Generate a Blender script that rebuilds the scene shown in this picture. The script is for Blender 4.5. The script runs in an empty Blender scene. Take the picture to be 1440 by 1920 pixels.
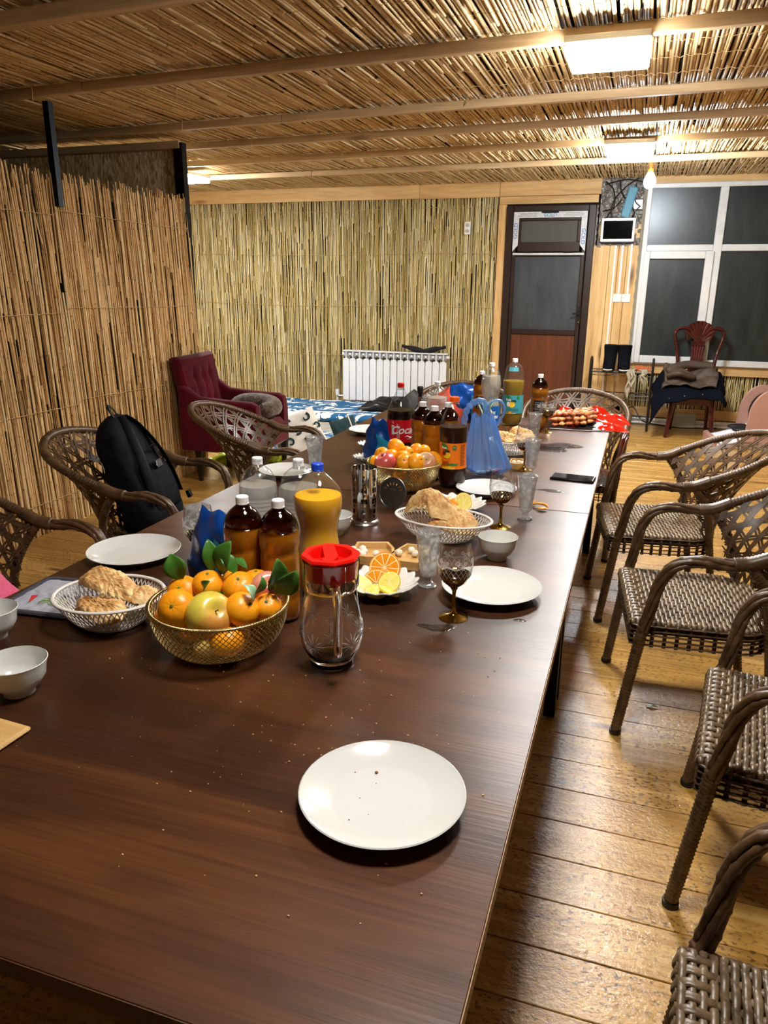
import bpy, math, random
import numpy as np
from mathutils import Vector, Matrix, Euler

S = bpy.context.scene
COL = S.collection
PI = math.pi
rnd = random.Random(7)
npr = np.random.RandomState(11)

# ---------------------------------------------------------------- camera
F_PX, CAM_H = 1405.0, 1.5
_cy = Vector((493, 432, -F_PX)).normalized()
_cx = -Vector((-4470, 470, -F_PX)); _cx = (_cx - _cx.dot(_cy) * _cy).normalized()
_cz = _cx.cross(_cy)
cam = bpy.data.cameras.new('camera'); cam_o = bpy.data.objects.new('camera', cam); COL.objects.link(cam_o)
cam.sensor_fit = 'VERTICAL'; cam.sensor_height = 36.0; cam.lens = F_PX / 1920 * 36.0
cam.clip_start = 0.05; cam.clip_end = 60
cam_o.matrix_world = Matrix.Translation((0, 0, CAM_H)) @ Matrix((_cx, _cy, _cz)).to_4x4()
S.camera = cam_o

# ---------------------------------------------------------------- world, exposure
wd = bpy.data.worlds.new('world'); S.world = wd; wd.use_nodes = True
wd.node_tree.nodes['Background'].inputs[0].default_value = (0.012, 0.016, 0.022, 1)
wd.node_tree.nodes['Background'].inputs[1].default_value = 1.0
S.view_settings.view_transform = 'Standard'
S.view_settings.look = 'None'
S.view_settings.exposure = 2.7
S.view_settings.gamma = 1.0
S.view_settings.use_curve_mapping = False
PANEL_POWER = 30.0
BULB_POWER = 130.0

# ---------------------------------------------------------------- materials
def lin(h):
    if isinstance(h, str):
        h = h.lstrip('#'); c = [int(h[i:i + 2], 16) / 255 for i in (0, 2, 4)]
        return tuple(x / 12.92 if x <= 0.04045 else ((x + 0.055) / 1.055) ** 2.4 for x in c) + (1,)
    return tuple(h) + ((1,) if len(h) == 3 else ())

class NT:
    def __init__(s, name):
        s.m = bpy.data.materials.new(name); s.m.use_nodes = True
        s.t = s.m.node_tree; s.n = s.t.nodes; s.b = s.n['Principled BSDF']; s.out = s.n['Material Output']
    def add(s, typ, **kw):
        n = s.n.new(typ)
        for k, v in kw.items():
            if k.startswith('i_'):
                k2 = k[2:]
                n.inputs[int(k2) if k2.isdigit() else k2.replace('_', ' ')].default_value = v
            else: setattr(n, k, v)
        return n
    def l(s, a, b): s.t.links.new(a, b)
    def coords(s, scale=(1, 1, 1), kind='Object', rot=(0, 0, 0)):
        tc = s.add('ShaderNodeTexCoord'); mp = s.add('ShaderNodeMapping')
        mp.inputs['Scale'].default_value = scale; mp.inputs['Rotation'].default_value = rot
        s.l(tc.outputs[kind], mp.inputs['Vector']); return mp.outputs[0]
    def noise(s, vec, scale=5, detail=4, rough=.6, dist=0.0):
        n = s.add('ShaderNodeTexNoise'); n.inputs['Scale'].default_value = scale
        n.inputs['Detail'].default_value = detail; n.inputs['Roughness'].default_value = rough
        n.inputs['Distortion'].default_value = dist
        if vec is not None: s.l(vec, n.inputs['Vector'])
        return n.outputs['Fac']
    def ramp(s, fac, stops):
        r = s.add('ShaderNodeValToRGB'); e = r.color_ramp.elements
        while len(e) < len(stops): e.new(0.5)
        for i, (p, c) in enumerate(stops): e[i].position = p; e[i].color = lin(c)
        s.l(fac, r.inputs[0]); return r.outputs[0]
    def mix(s, fac, a, b, blend='MIX'):
        m = s.add('ShaderNodeMix', data_type='RGBA', blend_type=blend)
        for sock, v in ((m.inputs[0], fac), (m.inputs[6], a), (m.inputs[7], b)):
            if hasattr(v, 'is_linked'): s.l(v, sock)
            elif isinstance(v, (int, float)): sock.default_value = v
            else: sock.default_value = lin(v)
        return m.outputs[2]
    def bump(s, h, strength=.3, dist=.01):
        b = s.add('ShaderNodeBump'); b.inputs['Strength'].default_value = strength
        b.inputs['Distance'].default_value = dist; s.l(h, b.inputs['Height']); s.l(b.outputs[0], s.b.inputs['Normal']); return b
    def set(s, **kw):
        for k, v in kw.items():
            i = s.b.inputs[k.replace('_', ' ')]
            if hasattr(v, 'is_linked'): s.l(v, i)
            else: i.default_value = lin(v) if isinstance(v, (str, tuple)) and k.endswith('Color') else v
        return s

MATS = {}
def M(name, color, rough=.5, metal=0., trans=0., ior=1.45, c2=None, nscale=8, nmul=(1, 1, 1), lo=.35, hi=.65, bump=0., bscale=60, bdist=.004, coat=0., emit=None, estr=0., sss=0., sheen=0., detail=4, spec=.5):
    if name in MATS: return MATS[name]
    t = NT(name)
    t.set(Base_Color=color, Roughness=rough, Metallic=metal, Transmission_Weight=trans, IOR=ior, Coat_Weight=coat, Sheen_Weight=sheen)
    t.b.inputs['Specular IOR Level'].default_value = spec
    v = t.coords(nmul)
    if c2 is not None:
        t.set(Base_Color=t.ramp(t.noise(v, nscale, detail), [(lo, color), (hi, c2)]))
    if bump: t.bump(t.noise(v, bscale, 3), bump, bdist)
    if emit is not None: t.set(Emission_Color=emit, Emission_Strength=estr)
    if sss: t.set(Subsurface_Weight=sss); t.b.inputs['Subsurface Scale'].default_value = .01
    MATS[name] = t.m; return t.m

def film(name, color, gloss=.06, rough=.03, dif=None, dfac=0.0, cut=0.0, edge=0.0):
    """thin clear plastic or glass: lets light pass straight, mirrors by fresnel, optionally milky"""
    if name in MATS: return MATS[name]
    t = NT(name); n = t.n
    tr = t.add('ShaderNodeBsdfTransparent'); tr.inputs[0].default_value = lin(color)
    gl = t.add('ShaderNodeBsdfGlossy'); gl.inputs['Roughness'].default_value = rough
    fr = t.add('ShaderNodeFresnel'); fr.inputs[0].default_value = 1.5; hi = 1.9 if cut else 1.5
    mx = t.add('ShaderNodeMixShader'); a = tr.outputs[0]
    if edge:
        lw = t.add('ShaderNodeLayerWeight'); lw.inputs[0].default_value = .35
        e_ = lin(color); t.l(t.ramp(lw.outputs['Facing'], [(.35, e_[:3]), (.8, tuple(c * (1 - .35 * edge) for c in e_[:3])), (1, tuple(c * (1 - edge) for c in e_[:3]))]), tr.inputs[0])
    if cut:
        vo = t.add('ShaderNodeTexVoronoi'); vo.inputs['Scale'].default_value = cut; t.l(t.coords((1, 1, .8)), vo.inputs['Vector'])
        bp = t.add('ShaderNodeBump'); bp.inputs['Strength'].default_value = 1; bp.inputs['Distance'].default_value = .006
        t.l(vo.outputs['Distance'], bp.inputs['Height']); t.l(bp.outputs[0], gl.inputs['Normal']); t.l(bp.outputs[0], fr.inputs['Normal'])
        t.l(t.ramp(vo.outputs['Distance'], [(.2, (.98, .98, .98)), (.75, (.74, .75, .75))]), tr.inputs[0])
    if dif is not None:
        d = t.add('ShaderNodeBsdfDiffuse'); d.inputs[0].default_value = lin(dif)
        m0 = t.add('ShaderNodeMixShader'); m0.inputs[0].default_value = dfac
        t.l(a, m0.inputs[1]); t.l(d.outputs[0], m0.inputs[2]); a = m0.outputs[0]
    ge = t.add('ShaderNodeNewGeometry'); mr = t.add('ShaderNodeMapRange'); mr.inputs['To Min'].default_value = hi; mr.inputs['To Max'].default_value = 1 / hi
    t.l(ge.outputs['Backfacing'], mr.inputs['Value']); t.l(mr.outputs[0], fr.inputs[0])
    t.l(fr.outputs[0], mx.inputs[0]); t.l(a, mx.inputs[1]); t.l(gl.outputs[0], mx.inputs[2])
    t.l(mx.outputs[0], t.out.inputs['Surface']); n.remove(t.b)
    MATS[name] = t.m; return t.m

def reed_mat(name, stops, rough=.45):
    t = NT(name)
    at = t.add('ShaderNodeAttribute', attribute_name='tone')
    c = t.ramp(at.outputs['Fac'], stops)
    v = t.coords((40, 40, 3)); nz = t.noise(v, 4, 3)
    c = t.mix(.35, c, t.ramp(nz, [(.3, (.45, .45, .45)), (.7, (1, 1, 1))]), 'MULTIPLY')
    t.set(Base_Color=c, Roughness=rough); t.b.inputs['Specular IOR Level'].default_value = .3; MATS[name] = t.m; return t.m

def wood(name, stops, axis='X', freq=18., rough=.5, knots=None, bump=.1, coat=0., seed=0.):
    """grain runs along axis, colour bands across it"""
    t = NT(name)
    sc = {'X': (.6, 9, 9), 'Y': (9, .6, 9), 'Z': (9, 9, .6)}[axis]
    v = t.coords(sc)
    oi = t.add('ShaderNodeObjectInfo'); ad = t.add('ShaderNodeVectorMath', operation='MULTIPLY_ADD')
    cb = t.add('ShaderNodeCombineXYZ'); t.l(oi.outputs['Random'], cb.inputs[0]); t.l(oi.outputs['Random'], cb.inputs[1]); t.l(oi.outputs['Random'], cb.inputs[2])
    ad.inputs[1].default_value = (37, 53, 71); t.l(cb.outputs[0], ad.inputs[0]); t.l(v, ad.inputs[2])
    vv = ad.outputs[0]
    n1 = t.noise(vv, freq / 18, 6, .65, 1.2)
    c = t.ramp(n1, stops)
    n2 = t.noise(vv, freq / 2, 3, .5)
    c = t.mix(.5, c, t.ramp(n2, [(.3, (.62, .62, .62)), (.65, (1, 1, 1))]), 'MULTIPLY')
    if knots:
        kv = t.coords({'X': (1.2, 5, 5), 'Y': (5, 1.2, 5), 'Z': (5, 5, 1.2)}[axis])
        ad2 = t.add('ShaderNodeVectorMath', operation='MULTIPLY_ADD'); ad2.inputs[1].default_value = (17, 23, 31)
        t.l(cb.outputs[0], ad2.inputs[0]); t.l(kv, ad2.inputs[2])
        vo = t.add('ShaderNodeTexVoronoi'); vo.inputs['Scale'].default_value = .9; t.l(ad2.outputs[0], vo.inputs['Vector'])
        k = t.ramp(vo.outputs['Distance'], [(.05, (1, 1, 1)), (.16, (0, 0, 0))])
        c = t.mix(k, c, knots)
    t.set(Base_Color=c, Roughness=rough, Coat_Weight=coat)
    if bump: t.bump(n2, bump, .002)
    MATS[name] = t.m; return t.m

# ---------------------------------------------------------------- mesh building
class MB:
    def __init__(s): s.v = []; s.f = []; s.at = []
    def add(s, vs, fs, tone=0.5):
        o = len(s.v); s.v.extend([tuple(p) for p in vs]); s.f.extend([tuple(i + o for i in f) for f in fs]); s.at.extend([tone] * len(vs)); return s
    def box(s, x0, x1, y0, y1, z0, z1, bevel=0.0):
        if bevel <= 0:
            vs = [(x, y, z) for z in (z0, z1) for y in (y0, y1) for x in (x0, x1)]
            return s.add(vs, [(0, 2, 3, 1), (4, 5, 7, 6), (0, 1, 5, 4), (2, 6, 7, 3), (0, 4, 6, 2), (1, 3, 7, 5)])
        b = bevel; lay = []
        for z, i in ((z0, b), (z0 + b, 0), (z1 - b, 0), (z1, b)):
            r = [(x0 + i + b * (i == 0) * 1, y0 + i), (x1 - i - b * (i == 0), y0 + i), (x1 - i, y0 + i + b * (i == 0)), (x1 - i, y1 - i - b * (i == 0)), (x1 - i - b * (i == 0), y1 - i), (x0 + i + b * (i == 0), y1 - i), (x0 + i, y1 - i - b * (i == 0)), (x0 + i, y0 + i + b * (i == 0))]
            lay.append([(x, y, z) for x, y in r])
        return s.loft(lay, closed=True, caps=True)
    def loft(s, rings, closed=True, caps=False, tone=.5):
        n = len(rings[0]); vs = [p for r in rings for p in r]; fs = []
        m = n if closed else n - 1
        for i in range(len(rings) - 1):
            for j in range(m):
                a = i * n + j; b = i * n + (j + 1) % n
                fs.append((a, b, b + n, a + n))
        if caps: fs.append(tuple(range(n))[::-1]); fs.append(tuple((len(rings) - 1) * n + k for k in range(n)))
        return s.add(vs, fs, tone)
    def lathe(s, prof, segs=32, c=(0, 0, 0), mod=None, sx=1, sy=1, tone=.5):
        rings = []
        for r, z in prof:
            ring = []
            for k in range(segs):
                a = 2 * PI * k / segs; rr = r * (mod(a, z) if mod else 1)
                ring.append((c[0] + rr * math.cos(a) * sx, c[1] + rr * math.sin(a) * sy, c[2] + z))
            rings.append(ring)
        return s.loft(rings, True, True, tone) if prof[0] != prof[-1] else s.loft(rings, True, False, tone)
    def tube(s, pts, rad, sides=8, caps=True, flat=1.0, up=None, tone=.5):
        """rad may be number or list; flat <1 squashes along the second axis"""
        P = [Vector(p) for p in pts]; n = len(P)
        if not hasattr(rad, '__len__'): rad = [rad] * n
        T = []
        for i in range(n):
            t = P[min(i + 1, n - 1)] - P[max(i - 1, 0)]
            T.append(t.normalized() if t.length > 1e-9 else Vector((0, 0, 1)))
        u = Vector(up) if up else Vector((0, 0, 1))
        if abs(u.dot(T[0])) > .95: u = Vector((1, 0, 0)) if abs(T[0].x) < .9 else Vector((0, 1, 0))
        rings = []; u = (u - u.dot(T[0]) * T[0]).normalized()
        for i in range(n):
            if up: 
                uu = Vector(up) - Vector(up).dot(T[i]) * T[i]
                u = uu.normalized() if uu.length > .1 else (u - u.dot(T[i]) * T[i]).normalized()
            else: u = (u - u.dot(T[i]) * T[i]).normalized()
            w = T[i].cross(u)
            rings.append([P[i] + rad[i] * (math.cos(2 * PI * k / sides) * w + flat * math.sin(2 * PI * k / sides) * u) for k in range(sides)])
        return s.loft(rings, True, caps, tone)
    def sphere(s, c, r, sx=1, sy=1, sz=1, nu=16, nv=10, fn=None):
        rings = []
        for i in range(nv + 1):
            th = PI * min(max(i / nv, .004), .996); ring = []
            for k in range(nu):
                a = 2 * PI * k / nu; d = Vector((math.sin(th) * math.cos(a), math.sin(th) * math.sin(a), -math.cos(th)))
                q = r * (fn(d) if fn else 1)
                ring.append((c[0] + d.x * q * sx, c[1] + d.y * q * sy, c[2] + d.z * q * sz))
            rings.append(ring)
        return s.loft(rings, True, True)
    def grid(s, fn, nu, nv, thick=0.0):
        vs = [Vector(fn(i / nu, j / nv)) for j in range(nv + 1) for i in range(nu + 1)]
        q = lambda i, j: j * (nu + 1) + i
        fs = [(q(i, j), q(i + 1, j), q(i + 1, j + 1), q(i, j + 1)) for j in range(nv) for i in range(nu)]
        if thick:
            N = [Vector() for _ in vs]
            for f in fs:
                nn = (vs[f[1]] - vs[f[0]]).cross(vs[f[3]] - vs[f[0]])
                for k in f: N[k] += nn
            o = len(vs); vs = vs + [v - (N[i].normalized() if N[i].length > 0 else Vector((0, 0, 1))) * thick for i, v in enumerate(vs)]
            fs = fs + [tuple(k + o for k in f[::-1]) for f in fs]
            edge = [q(i, 0) for i in range(nu + 1)] + [q(nu, j) for j in range(1, nv + 1)] + [q(i, nv) for i in range(nu - 1, -1, -1)] + [q(0, j) for j in range(nv - 1, 0, -1)]
            for a, b in zip(edge, edge[1:] + edge[:1]): fs.append((b, a, a + o, b + o))
        return s.add(vs, fs)
    def prism(s, poly, z0, z1):
        n = len(poly)
        vs = [(x, y, z0) for x, y in poly] + [(x, y, z1) for x, y in poly]
        return s.add(vs, [tuple(range(n))[::-1], tuple(range(n, 2 * n))] + [(i, (i + 1) % n, (i + 1) % n + n, i + n) for i in range(n)])
    def xf(s, mat):
        s.v = [tuple(mat @ Vector(p)) for p in s.v]; return s
    def mesh(s, name, smooth=True, angle=40, attr=False):
        me = bpy.data.meshes.new(name); me.from_pydata(s.v, [], s.f)
        if attr:
            a = me.attributes.new('tone', 'FLOAT', 'POINT'); a.data.foreach_set('value', s.at)
        if smooth:
            me.shade_smooth()
            if angle < 180: me.set_sharp_from_angle(angle=math.radians(angle))
        me.update(); return me
    def build(s, name, mat, parent=None, loc=(0, 0, 0), rot=(0, 0, 0), smooth=True, angle=40, label=None, kind=None, attr=False):
        me = s.mesh(name, smooth, angle, attr); me.materials.append(mat)
        o = bpy.data.objects.new(name, me); COL.objects.link(o)
        o.location = loc; o.rotation_euler = rot
        if parent: o.parent = parent
        if label: o['label'] = label
        if kind: o['kind'] = kind
        return o

def thing(name, label, cat, loc=(0, 0, 0), rz=0.0, group=None, rot=None):
    o = bpy.data.objects.new(name, None); COL.objects.link(o); o.empty_display_size = .05
    o.location = loc; o.rotation_euler = rot if rot else (0, 0, rz); o['label'] = label; o['category'] = cat
    if group: o['group'] = group
    return o
def tag(o, label, cat, group=None):
    o['label'] = label; o['category'] = cat
    if group: o['group'] = group
    return o
KIDS = {}
def dup(root, loc, rz, label=None, group=None, scale=None):
    def kids(o): return [c for c in bpy.data.objects if c.parent == o]
    def cp(o, par):
        c = o.copy(); COL.objects.link(c)
        if par is not None: c.parent = par
        for k in kids(o): cp(k, c)
        return c
    r = cp(root, None); r.location = loc; r.rotation_euler = (0, 0, rz)
    if label: r['label'] = label
    if group: r['group'] = group
    if scale: r.scale = scale
    return r
def struct(o, label=None):
    o['kind'] = 'structure'
    if label: o['label'] = label
    return o
def catmull(pts, n=6):
    P = [Vector(p) for p in pts]; out = []
    for i in range(len(P) - 1):
        p0 = P[max(i - 1, 0)]; p1 = P[i]; p2 = P[i + 1]; p3 = P[min(i + 2, len(P) - 1)]
        for k in range(n):
            t = k / n
            out.append(.5 * ((2 * p1) + (-p0 + p2) * t + (2 * p0 - 5 * p1 + 4 * p2 - p3) * t * t + (-p0 + 3 * p1 - 3 * p2 + p3) * t ** 3))
    out.append(P[-1]); return out
def resample(pts, step):
    P = [Vector(p) for p in pts]; out = [P[0]]; acc = 0
    for a, b in zip(P, P[1:]):
        L = (b - a).length; d = step - acc
        while d < L: out.append(a.lerp(b, d / L)); d += step
        acc = (acc + L) % step if L else acc
        acc = L - (d - step)
    if (out[-1] - P[-1]).length > step * .3: out.append(P[-1])
    return out
def text_mesh(body, size, extrude=0.0, shear=0.0, bold=0.0, align='CENTER'):
    cu = bpy.data.curves.new('t', 'FONT'); cu.body = body; cu.size = size; cu.extrude = extrude; cu.shear = shear; cu.offset = bold
    cu.align_x = align; cu.align_y = 'CENTER'; cu.resolution_u = 3
    o = bpy.data.objects.new('t', cu); COL.objects.link(o)
    dg = bpy.context.evaluated_depsgraph_get(); me = bpy.data.meshes.new_from_object(o.evaluated_get(dg))
    vs = [tuple(v.co) for v in me.vertices]; fs = [tuple(p.vertices) for p in me.polygons]
    bpy.data.objects.remove(o); bpy.data.meshes.remove(me); bpy.data.curves.remove(cu)
    return vs, fs
def text_cyl(body, size, R, z, ang, mat, parent, name='lettering', shear=0.0, bold=0.0, vertical=False, scx=1.0):
    vs, fs = text_mesh(body, size, 0, shear, bold)
    out = []
    for x, y, _ in vs:
        x *= scx
        if vertical: x, y = -y, x
        a = ang + x / R; out.append((R * math.cos(a), R * math.sin(a), z + y))
    return MB().add(out, fs).build(name, mat, parent, smooth=False)
def text_flat(body, size, mat, parent, loc, rot, name='lettering', bold=0.0, shear=0.0):
    vs, fs = text_mesh(body, size, 0.0, shear, bold)
    return MB().add(vs, fs).build(name, mat, parent, loc=loc, rot=rot, smooth=False)

# fast bulk reeds: axis along local direction p0 -> p1
def reeds_arrays(p0, p1, rad, tone, bend, nodes=3, sides=5, seed=0):
    r = np.random.RandomState(seed); n = len(p0)
    t = [0.0]
    for k in range(nodes):
        c = (k + .5) / nodes; t += [c - .006, c, c + .006]
    t.append(1.0); t = np.array(t); R = len(t)
    jit = (r.rand(n, nodes) - .5) * .6 / nodes
    tt = np.tile(t, (n, 1))
    for k in range(nodes): tt[:, 1 + 3 * k:4 + 3 * k] += jit[:, k:k + 1]
    isn = np.zeros(R); isn[2:-1:3] = 1
    d = p1 - p0; L = np.linalg.norm(d, axis=1, keepdims=True); dn = d / L
    a = np.tile(np.array([[0.31, .22, .93]]), (n, 1)); 
    par = np.abs((a * dn).sum(1)) > .9; a[par] = (1, 0, 0)
    u = np.cross(dn, a); u /= np.linalg.norm(u, axis=1, keepdims=True); w = np.cross(dn, u)
    ang = np.arange(sides) / sides * 2 * np.pi
    cen = p0[:, None, :] + tt[:, :, None] * d[:, None, :]
    ba = r.rand(n) * 2 * np.pi; bdir = np.cos(ba)[:, None] * u + np.sin(ba)[:, None] * w
    ph = r.rand(n, 1) * 6
    cen = cen + (np.sin(tt * 3.1 + 0 * ph) * bend[:, None])[:, :, None] * bdir[:, None, :]
    taper = 1 - .25 * tt
    rr = rad[:, None] * taper * (1 + .16 * isn[None, :])
    V = cen[:, :, None, :] + rr[:, :, None, None] * (np.cos(ang)[None, None, :, None] * u[:, None, None, :] + np.sin(ang)[None, None, :, None] * w[:, None, None, :])
    T = np.repeat((tone[:, None] * .8 + .2 - .55 * isn[None, :] * (r.rand(n, 1) * .5 + .5))[:, :, None], sides, 2)
    V = V.reshape(-1, 3); T = np.clip(T.reshape(-1), 0, 1)
    q = []
    for i in range(R - 1):
        for j in range(sides):
            b = (j + 1) % sides; q.append((i * sides + j, i * sides + b, (i + 1) * sides + b, (i + 1) * sides + j))
    q = np.array(q); per = R * sides
    Fq = (q[None] + (np.arange(n) * per)[:, None, None]).reshape(-1, 4)
    return V, Fq, T, per, len(q)
def np_mesh(name, V, Fq, T, mat):
    me = bpy.data.meshes.new(name); nf = len(Fq)
    me.vertices.add(len(V)); me.vertices.foreach_set('co', V.astype(np.float32).ravel())
    me.loops.add(nf * 4); me.loops.foreach_set('vertex_index', Fq.astype(np.int32).ravel())
    me.polygons.add(nf); me.polygons.foreach_set('loop_start', np.arange(0, nf * 4, 4, dtype=np.int32))
    me.update(calc_edges=True); me.shade_smooth()
    a = me.attributes.new('tone', 'FLOAT', 'POINT'); a.data.foreach_set('value', T.astype(np.float32))
    me.materials.append(mat); return me
def reeds(name, parent, mat, p0, p1, rad, tone, bend, nodes=3, sides=5, seed=0, single=0, order=None):
    """the first `single` reeds (by order) become parts of their own, the rest one joined part"""
    if single:
        idx = np.argsort(order)[:single]; rest = np.argsort(order)[single:]
        V, Fq, T, per, nq = reeds_arrays(p0[idx], p1[idx], rad[idx], tone[idx], bend[idx], nodes, sides, seed + 1)
        for k in range(len(idx)):
            me = np_mesh('reed', V[k * per:(k + 1) * per], Fq[:nq], T[k * per:(k + 1) * per], mat)
            o = bpy.data.objects.new('reed', me); COL.objects.link(o); o.parent = parent
    else: rest = np.arange(len(p0))
    V, Fq, T, per, nq = reeds_arrays(p0[rest], p1[rest], rad[rest], tone[rest], bend[rest], nodes, sides, seed)
    o = bpy.data.objects.new(name, np_mesh(name, V, Fq, T, mat)); COL.objects.link(o); o.parent = parent; o['kind'] = 'stuff'
    return o
# ================================================================ materials of the room
m_reed_c = reed_mat('reed_ceiling', [(0, '#664c2a'), (.3, '#b09064'), (.65, '#d4b684'), (1, '#ecd8ae')], .54)
m_reed_b = reed_mat('reed_back', [(0, '#6c5a2c'), (.3, '#b8a060'), (.65, '#d9c68a'), (1, '#f0e6c0')], .5)
m_reed_l = reed_mat('reed_left', [(0, '#664722'), (.3, '#bd9258'), (.65, '#e0b679'), (1, '#f4d9a6')], .62)
m_dark = M('dark_backing', '#1a120a', .9)
m_twine = M('twine', '#c2a673', .8)
m_pine = wood('pine_board', [(.3, '#b98d55'), (.5, '#d6ae72'), (.7, '#e6c68e')], 'X', 14, .55, '#6e4420')
m_pine_z = wood('pine_board_upright', [(.3, '#bf9050'), (.5, '#dcb377'), (.7, '#eac98f')], 'Z', 14, .55, '#6e4420')
m_beam = wood('pine_beam', [(.3, '#b0946a'), (.55, '#cdb186'), (.75, '#e2caa0')], 'X', 18, .6, '#4a2f16')

def floor_material():
    t = NT('varnished_pine_floor')
    oi = t.add('ShaderNodeObjectInfo'); cb = t.add('ShaderNodeCombineXYZ')
    for k in range(3): t.l(oi.outputs['Random'], cb.inputs[k])
    def off(vec, mul):
        ad = t.add('ShaderNodeVectorMath', operation='MULTIPLY_ADD'); ad.inputs[1].default_value = mul
        t.l(cb.outputs[0], ad.inputs[0]); t.l(vec, ad.inputs[2]); return ad.outputs[0]
    g = t.noise(off(t.coords((.9, 14, 1)), (31, 47, 3)), 1.0, 6, .62, 1.5)
    base = t.ramp(g, [(.28, '#996c24'), (.5, '#c69746'), (.72, '#e0b970')])
    fine = t.noise(off(t.coords((2.5, 60, 1)), (31, 47, 3)), 1.2, 3)
    base = t.mix(.45, base, t.ramp(fine, [(.3, (.6, .56, .5)), (.65, (1, 1, 1))]), 'MULTIPLY')
    vo = t.add('ShaderNodeTexVoronoi'); vo.inputs['Scale'].default_value = 1.0
    t.l(off(t.coords((1.5, 6, 1)), (11, 19, 0)), vo.inputs['Vector'])
    base = t.mix(t.ramp(vo.outputs['Distance'], [(.04, (1, 1, 1)), (.15, (0, 0, 0))]), base, '#5a3413')
    w = t.coords((1, 1, 1), 'Object')
    sp = t.noise(t.coords((60, 100, 1)), 1.0, 2, .5); patch = t.noise(w, 1.3, 3)
    spk = t.add('ShaderNodeMath', operation='MULTIPLY'); 
    t.l(t.ramp(sp, [(.56, (0, 0, 0)), (.62, (1, 1, 1))]), spk.inputs[0]); t.l(t.ramp(patch, [(.38, (.1, .1, .1)), (.6, (1, 1, 1))]), spk.inputs[1])
    base = t.mix(spk.outputs[0], base, '#5a3c16')
    st = t.noise(w, 3.1, 5, .6)
    base = t.mix(.5, base, t.ramp(st, [(.35, (.55, .5, .45)), (.55, (1, 1, 1))]), 'MULTIPLY')
    rg = t.ramp(t.noise(w, 4.0, 4), [(.35, (.26, .26, .26)), (.65, (.42, .42, .42))])
    wet = t.noise(t.coords((55, 70, 1)), 1.0, 4, .7)
    t.set(Base_Color=base, Roughness=rg, Coat_Weight=.5, Coat_Roughness=.13)
    bb = t.bump(wet, .55, .004); t.l(bb.outputs[0], t.b.inputs['Coat Normal'])
    return t.m
m_floor = floor_material()

def osb_material():
    t = NT('strand_board'); v = t.coords((1, 1, 1))
    cols = None
    for i, (rot, sc) in enumerate((((0, .5, 0), (110, 1, 26)), ((0, 1.3, 0), (100, 1, 30)), ((0, -.7, 0), (90, 1, 24)))):
        vv = t.coords(sc, 'Object', rot)
        vo = t.add('ShaderNodeTexVoronoi'); vo.inputs['Scale'].default_value = .9; t.l(vv, vo.inputs['Vector'])
        sep = t.add('ShaderNodeSeparateColor'); t.l(vo.outputs['Color'], sep.inputs[0])
        c = t.ramp(sep.outputs[0], [(.1, '#a98c58'), (.5, '#d0b582'), (.9, '#f0e0b8')])
        cols = c if cols is None else t.mix(t.ramp(sep.outputs[1], [(.45, (0, 0, 0)), (.5, (1, 1, 1))]), cols, c)
    t.set(Base_Color=cols, Roughness=.7); return t.m
m_osb = osb_material()

# ================================================================ floor of planks
fl = MB().box(-7.0, 2.6, -2.6, 8.9, -.06, -.022).build('floor', M('floor_gap', '#120b05', .9), smooth=False); struct(fl)
rnd.seed(3)
y = -.09 + .152 * -8
plank_meshes = {}
while y < 8.75:
    x = -6.9 + rnd.uniform(-1.5, 0)
    while x < 2.5:
        L = rnd.choice([2.4, 3.0, 3.6]); x1 = min(x + L, 2.55)
        a = max(x, -6.9)
        if x1 - a > .05 and not (y < 1.0 and x1 < -2.6) :
            k = (round(x1 - a, 1),)
            if k not in plank_meshes:
                h = k[0] / 2
                me = MB().box(-h + .0012, h - .0012, -.0748, .0748, -.02, 0, .0016).mesh('plank', False); me.materials.append(m_floor); plank_meshes[k] = me
            o = bpy.data.objects.new('plank', plank_meshes[k]); COL.objects.link(o); o.parent = fl
            o.location = ((a + x1) / 2, y + .076, rnd.uniform(-.0009, 0))
        x = x1 + .0005
    y += .152
# a leaf dropped on the planks
lf = MB().grid(lambda u, v: ((u - .5) * .045, (v - .5) * .018 * math.sin(PI * max(u, .02)) , .004 + .004 * math.sin(3 * u)), 6, 3, .0006).build('leaf', M('leaf_green', '#3c6b1d', .4), loc=(.175, 2.62, 0))
tag(lf, 'small green leaf fallen on the floorboards beside a wicker chair leg', 'leaf')

# ================================================================ ceiling
ce = MB().box(-7.0, 2.6, -2.6, 8.9, 2.56, 2.62).build('ceiling', M('ceiling_backing', '#120d07', .9), smooth=False); struct(ce)
MB().box(-7.0, 2.6, -2.6, 1.9, 2.52, 2.555).build('reed_mat', M('reed_mat_far', '#a37e4c', .6, c2='#7c5b33', nscale=20, nmul=(8, .3, 1)), ce, smooth=False)
n0 = []
r_ = np.random.RandomState(5)
P0 = []; P1 = []; RA = []; TO = []; BE = []
for layer in range(2):
    X = np.arange(-6.9, 2.5, .0165 if layer == 0 else .03)
    for x in X:
        yy = 1.7 + r_.rand() * .8
        while yy < 8.7:
            L = .9 + r_.rand() * .9; y1 = min(yy + L, 8.72)
            vis = (x > -1.95 - .52 * yy - .4) and (x < .42 + .22 * yy + .35)
            if vis and y1 - yy > .15:
                xo = x + r_.randn() * .003
                z0 = 2.520 + r_.rand() * .006 + layer * .013; z1 = 2.510 + r_.rand() * .007 + layer * .013
                P0.append((xo, yy, z0 + .004)); P1.append((xo + r_.randn() * .006, y1, z1))
                RA.append(.0068 + r_.rand() * .0038); TO.append(.25 + .75 * r_.rand()); BE.append(r_.randn() * .006)
            yy += L * (.88 + r_.rand() * .08)
P0 = np.array(P0); P1 = np.array(P1); RA = np.array(RA); TO = np.array(TO); BE = np.array(BE)
mid = (P0 + P1) / 2
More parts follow.
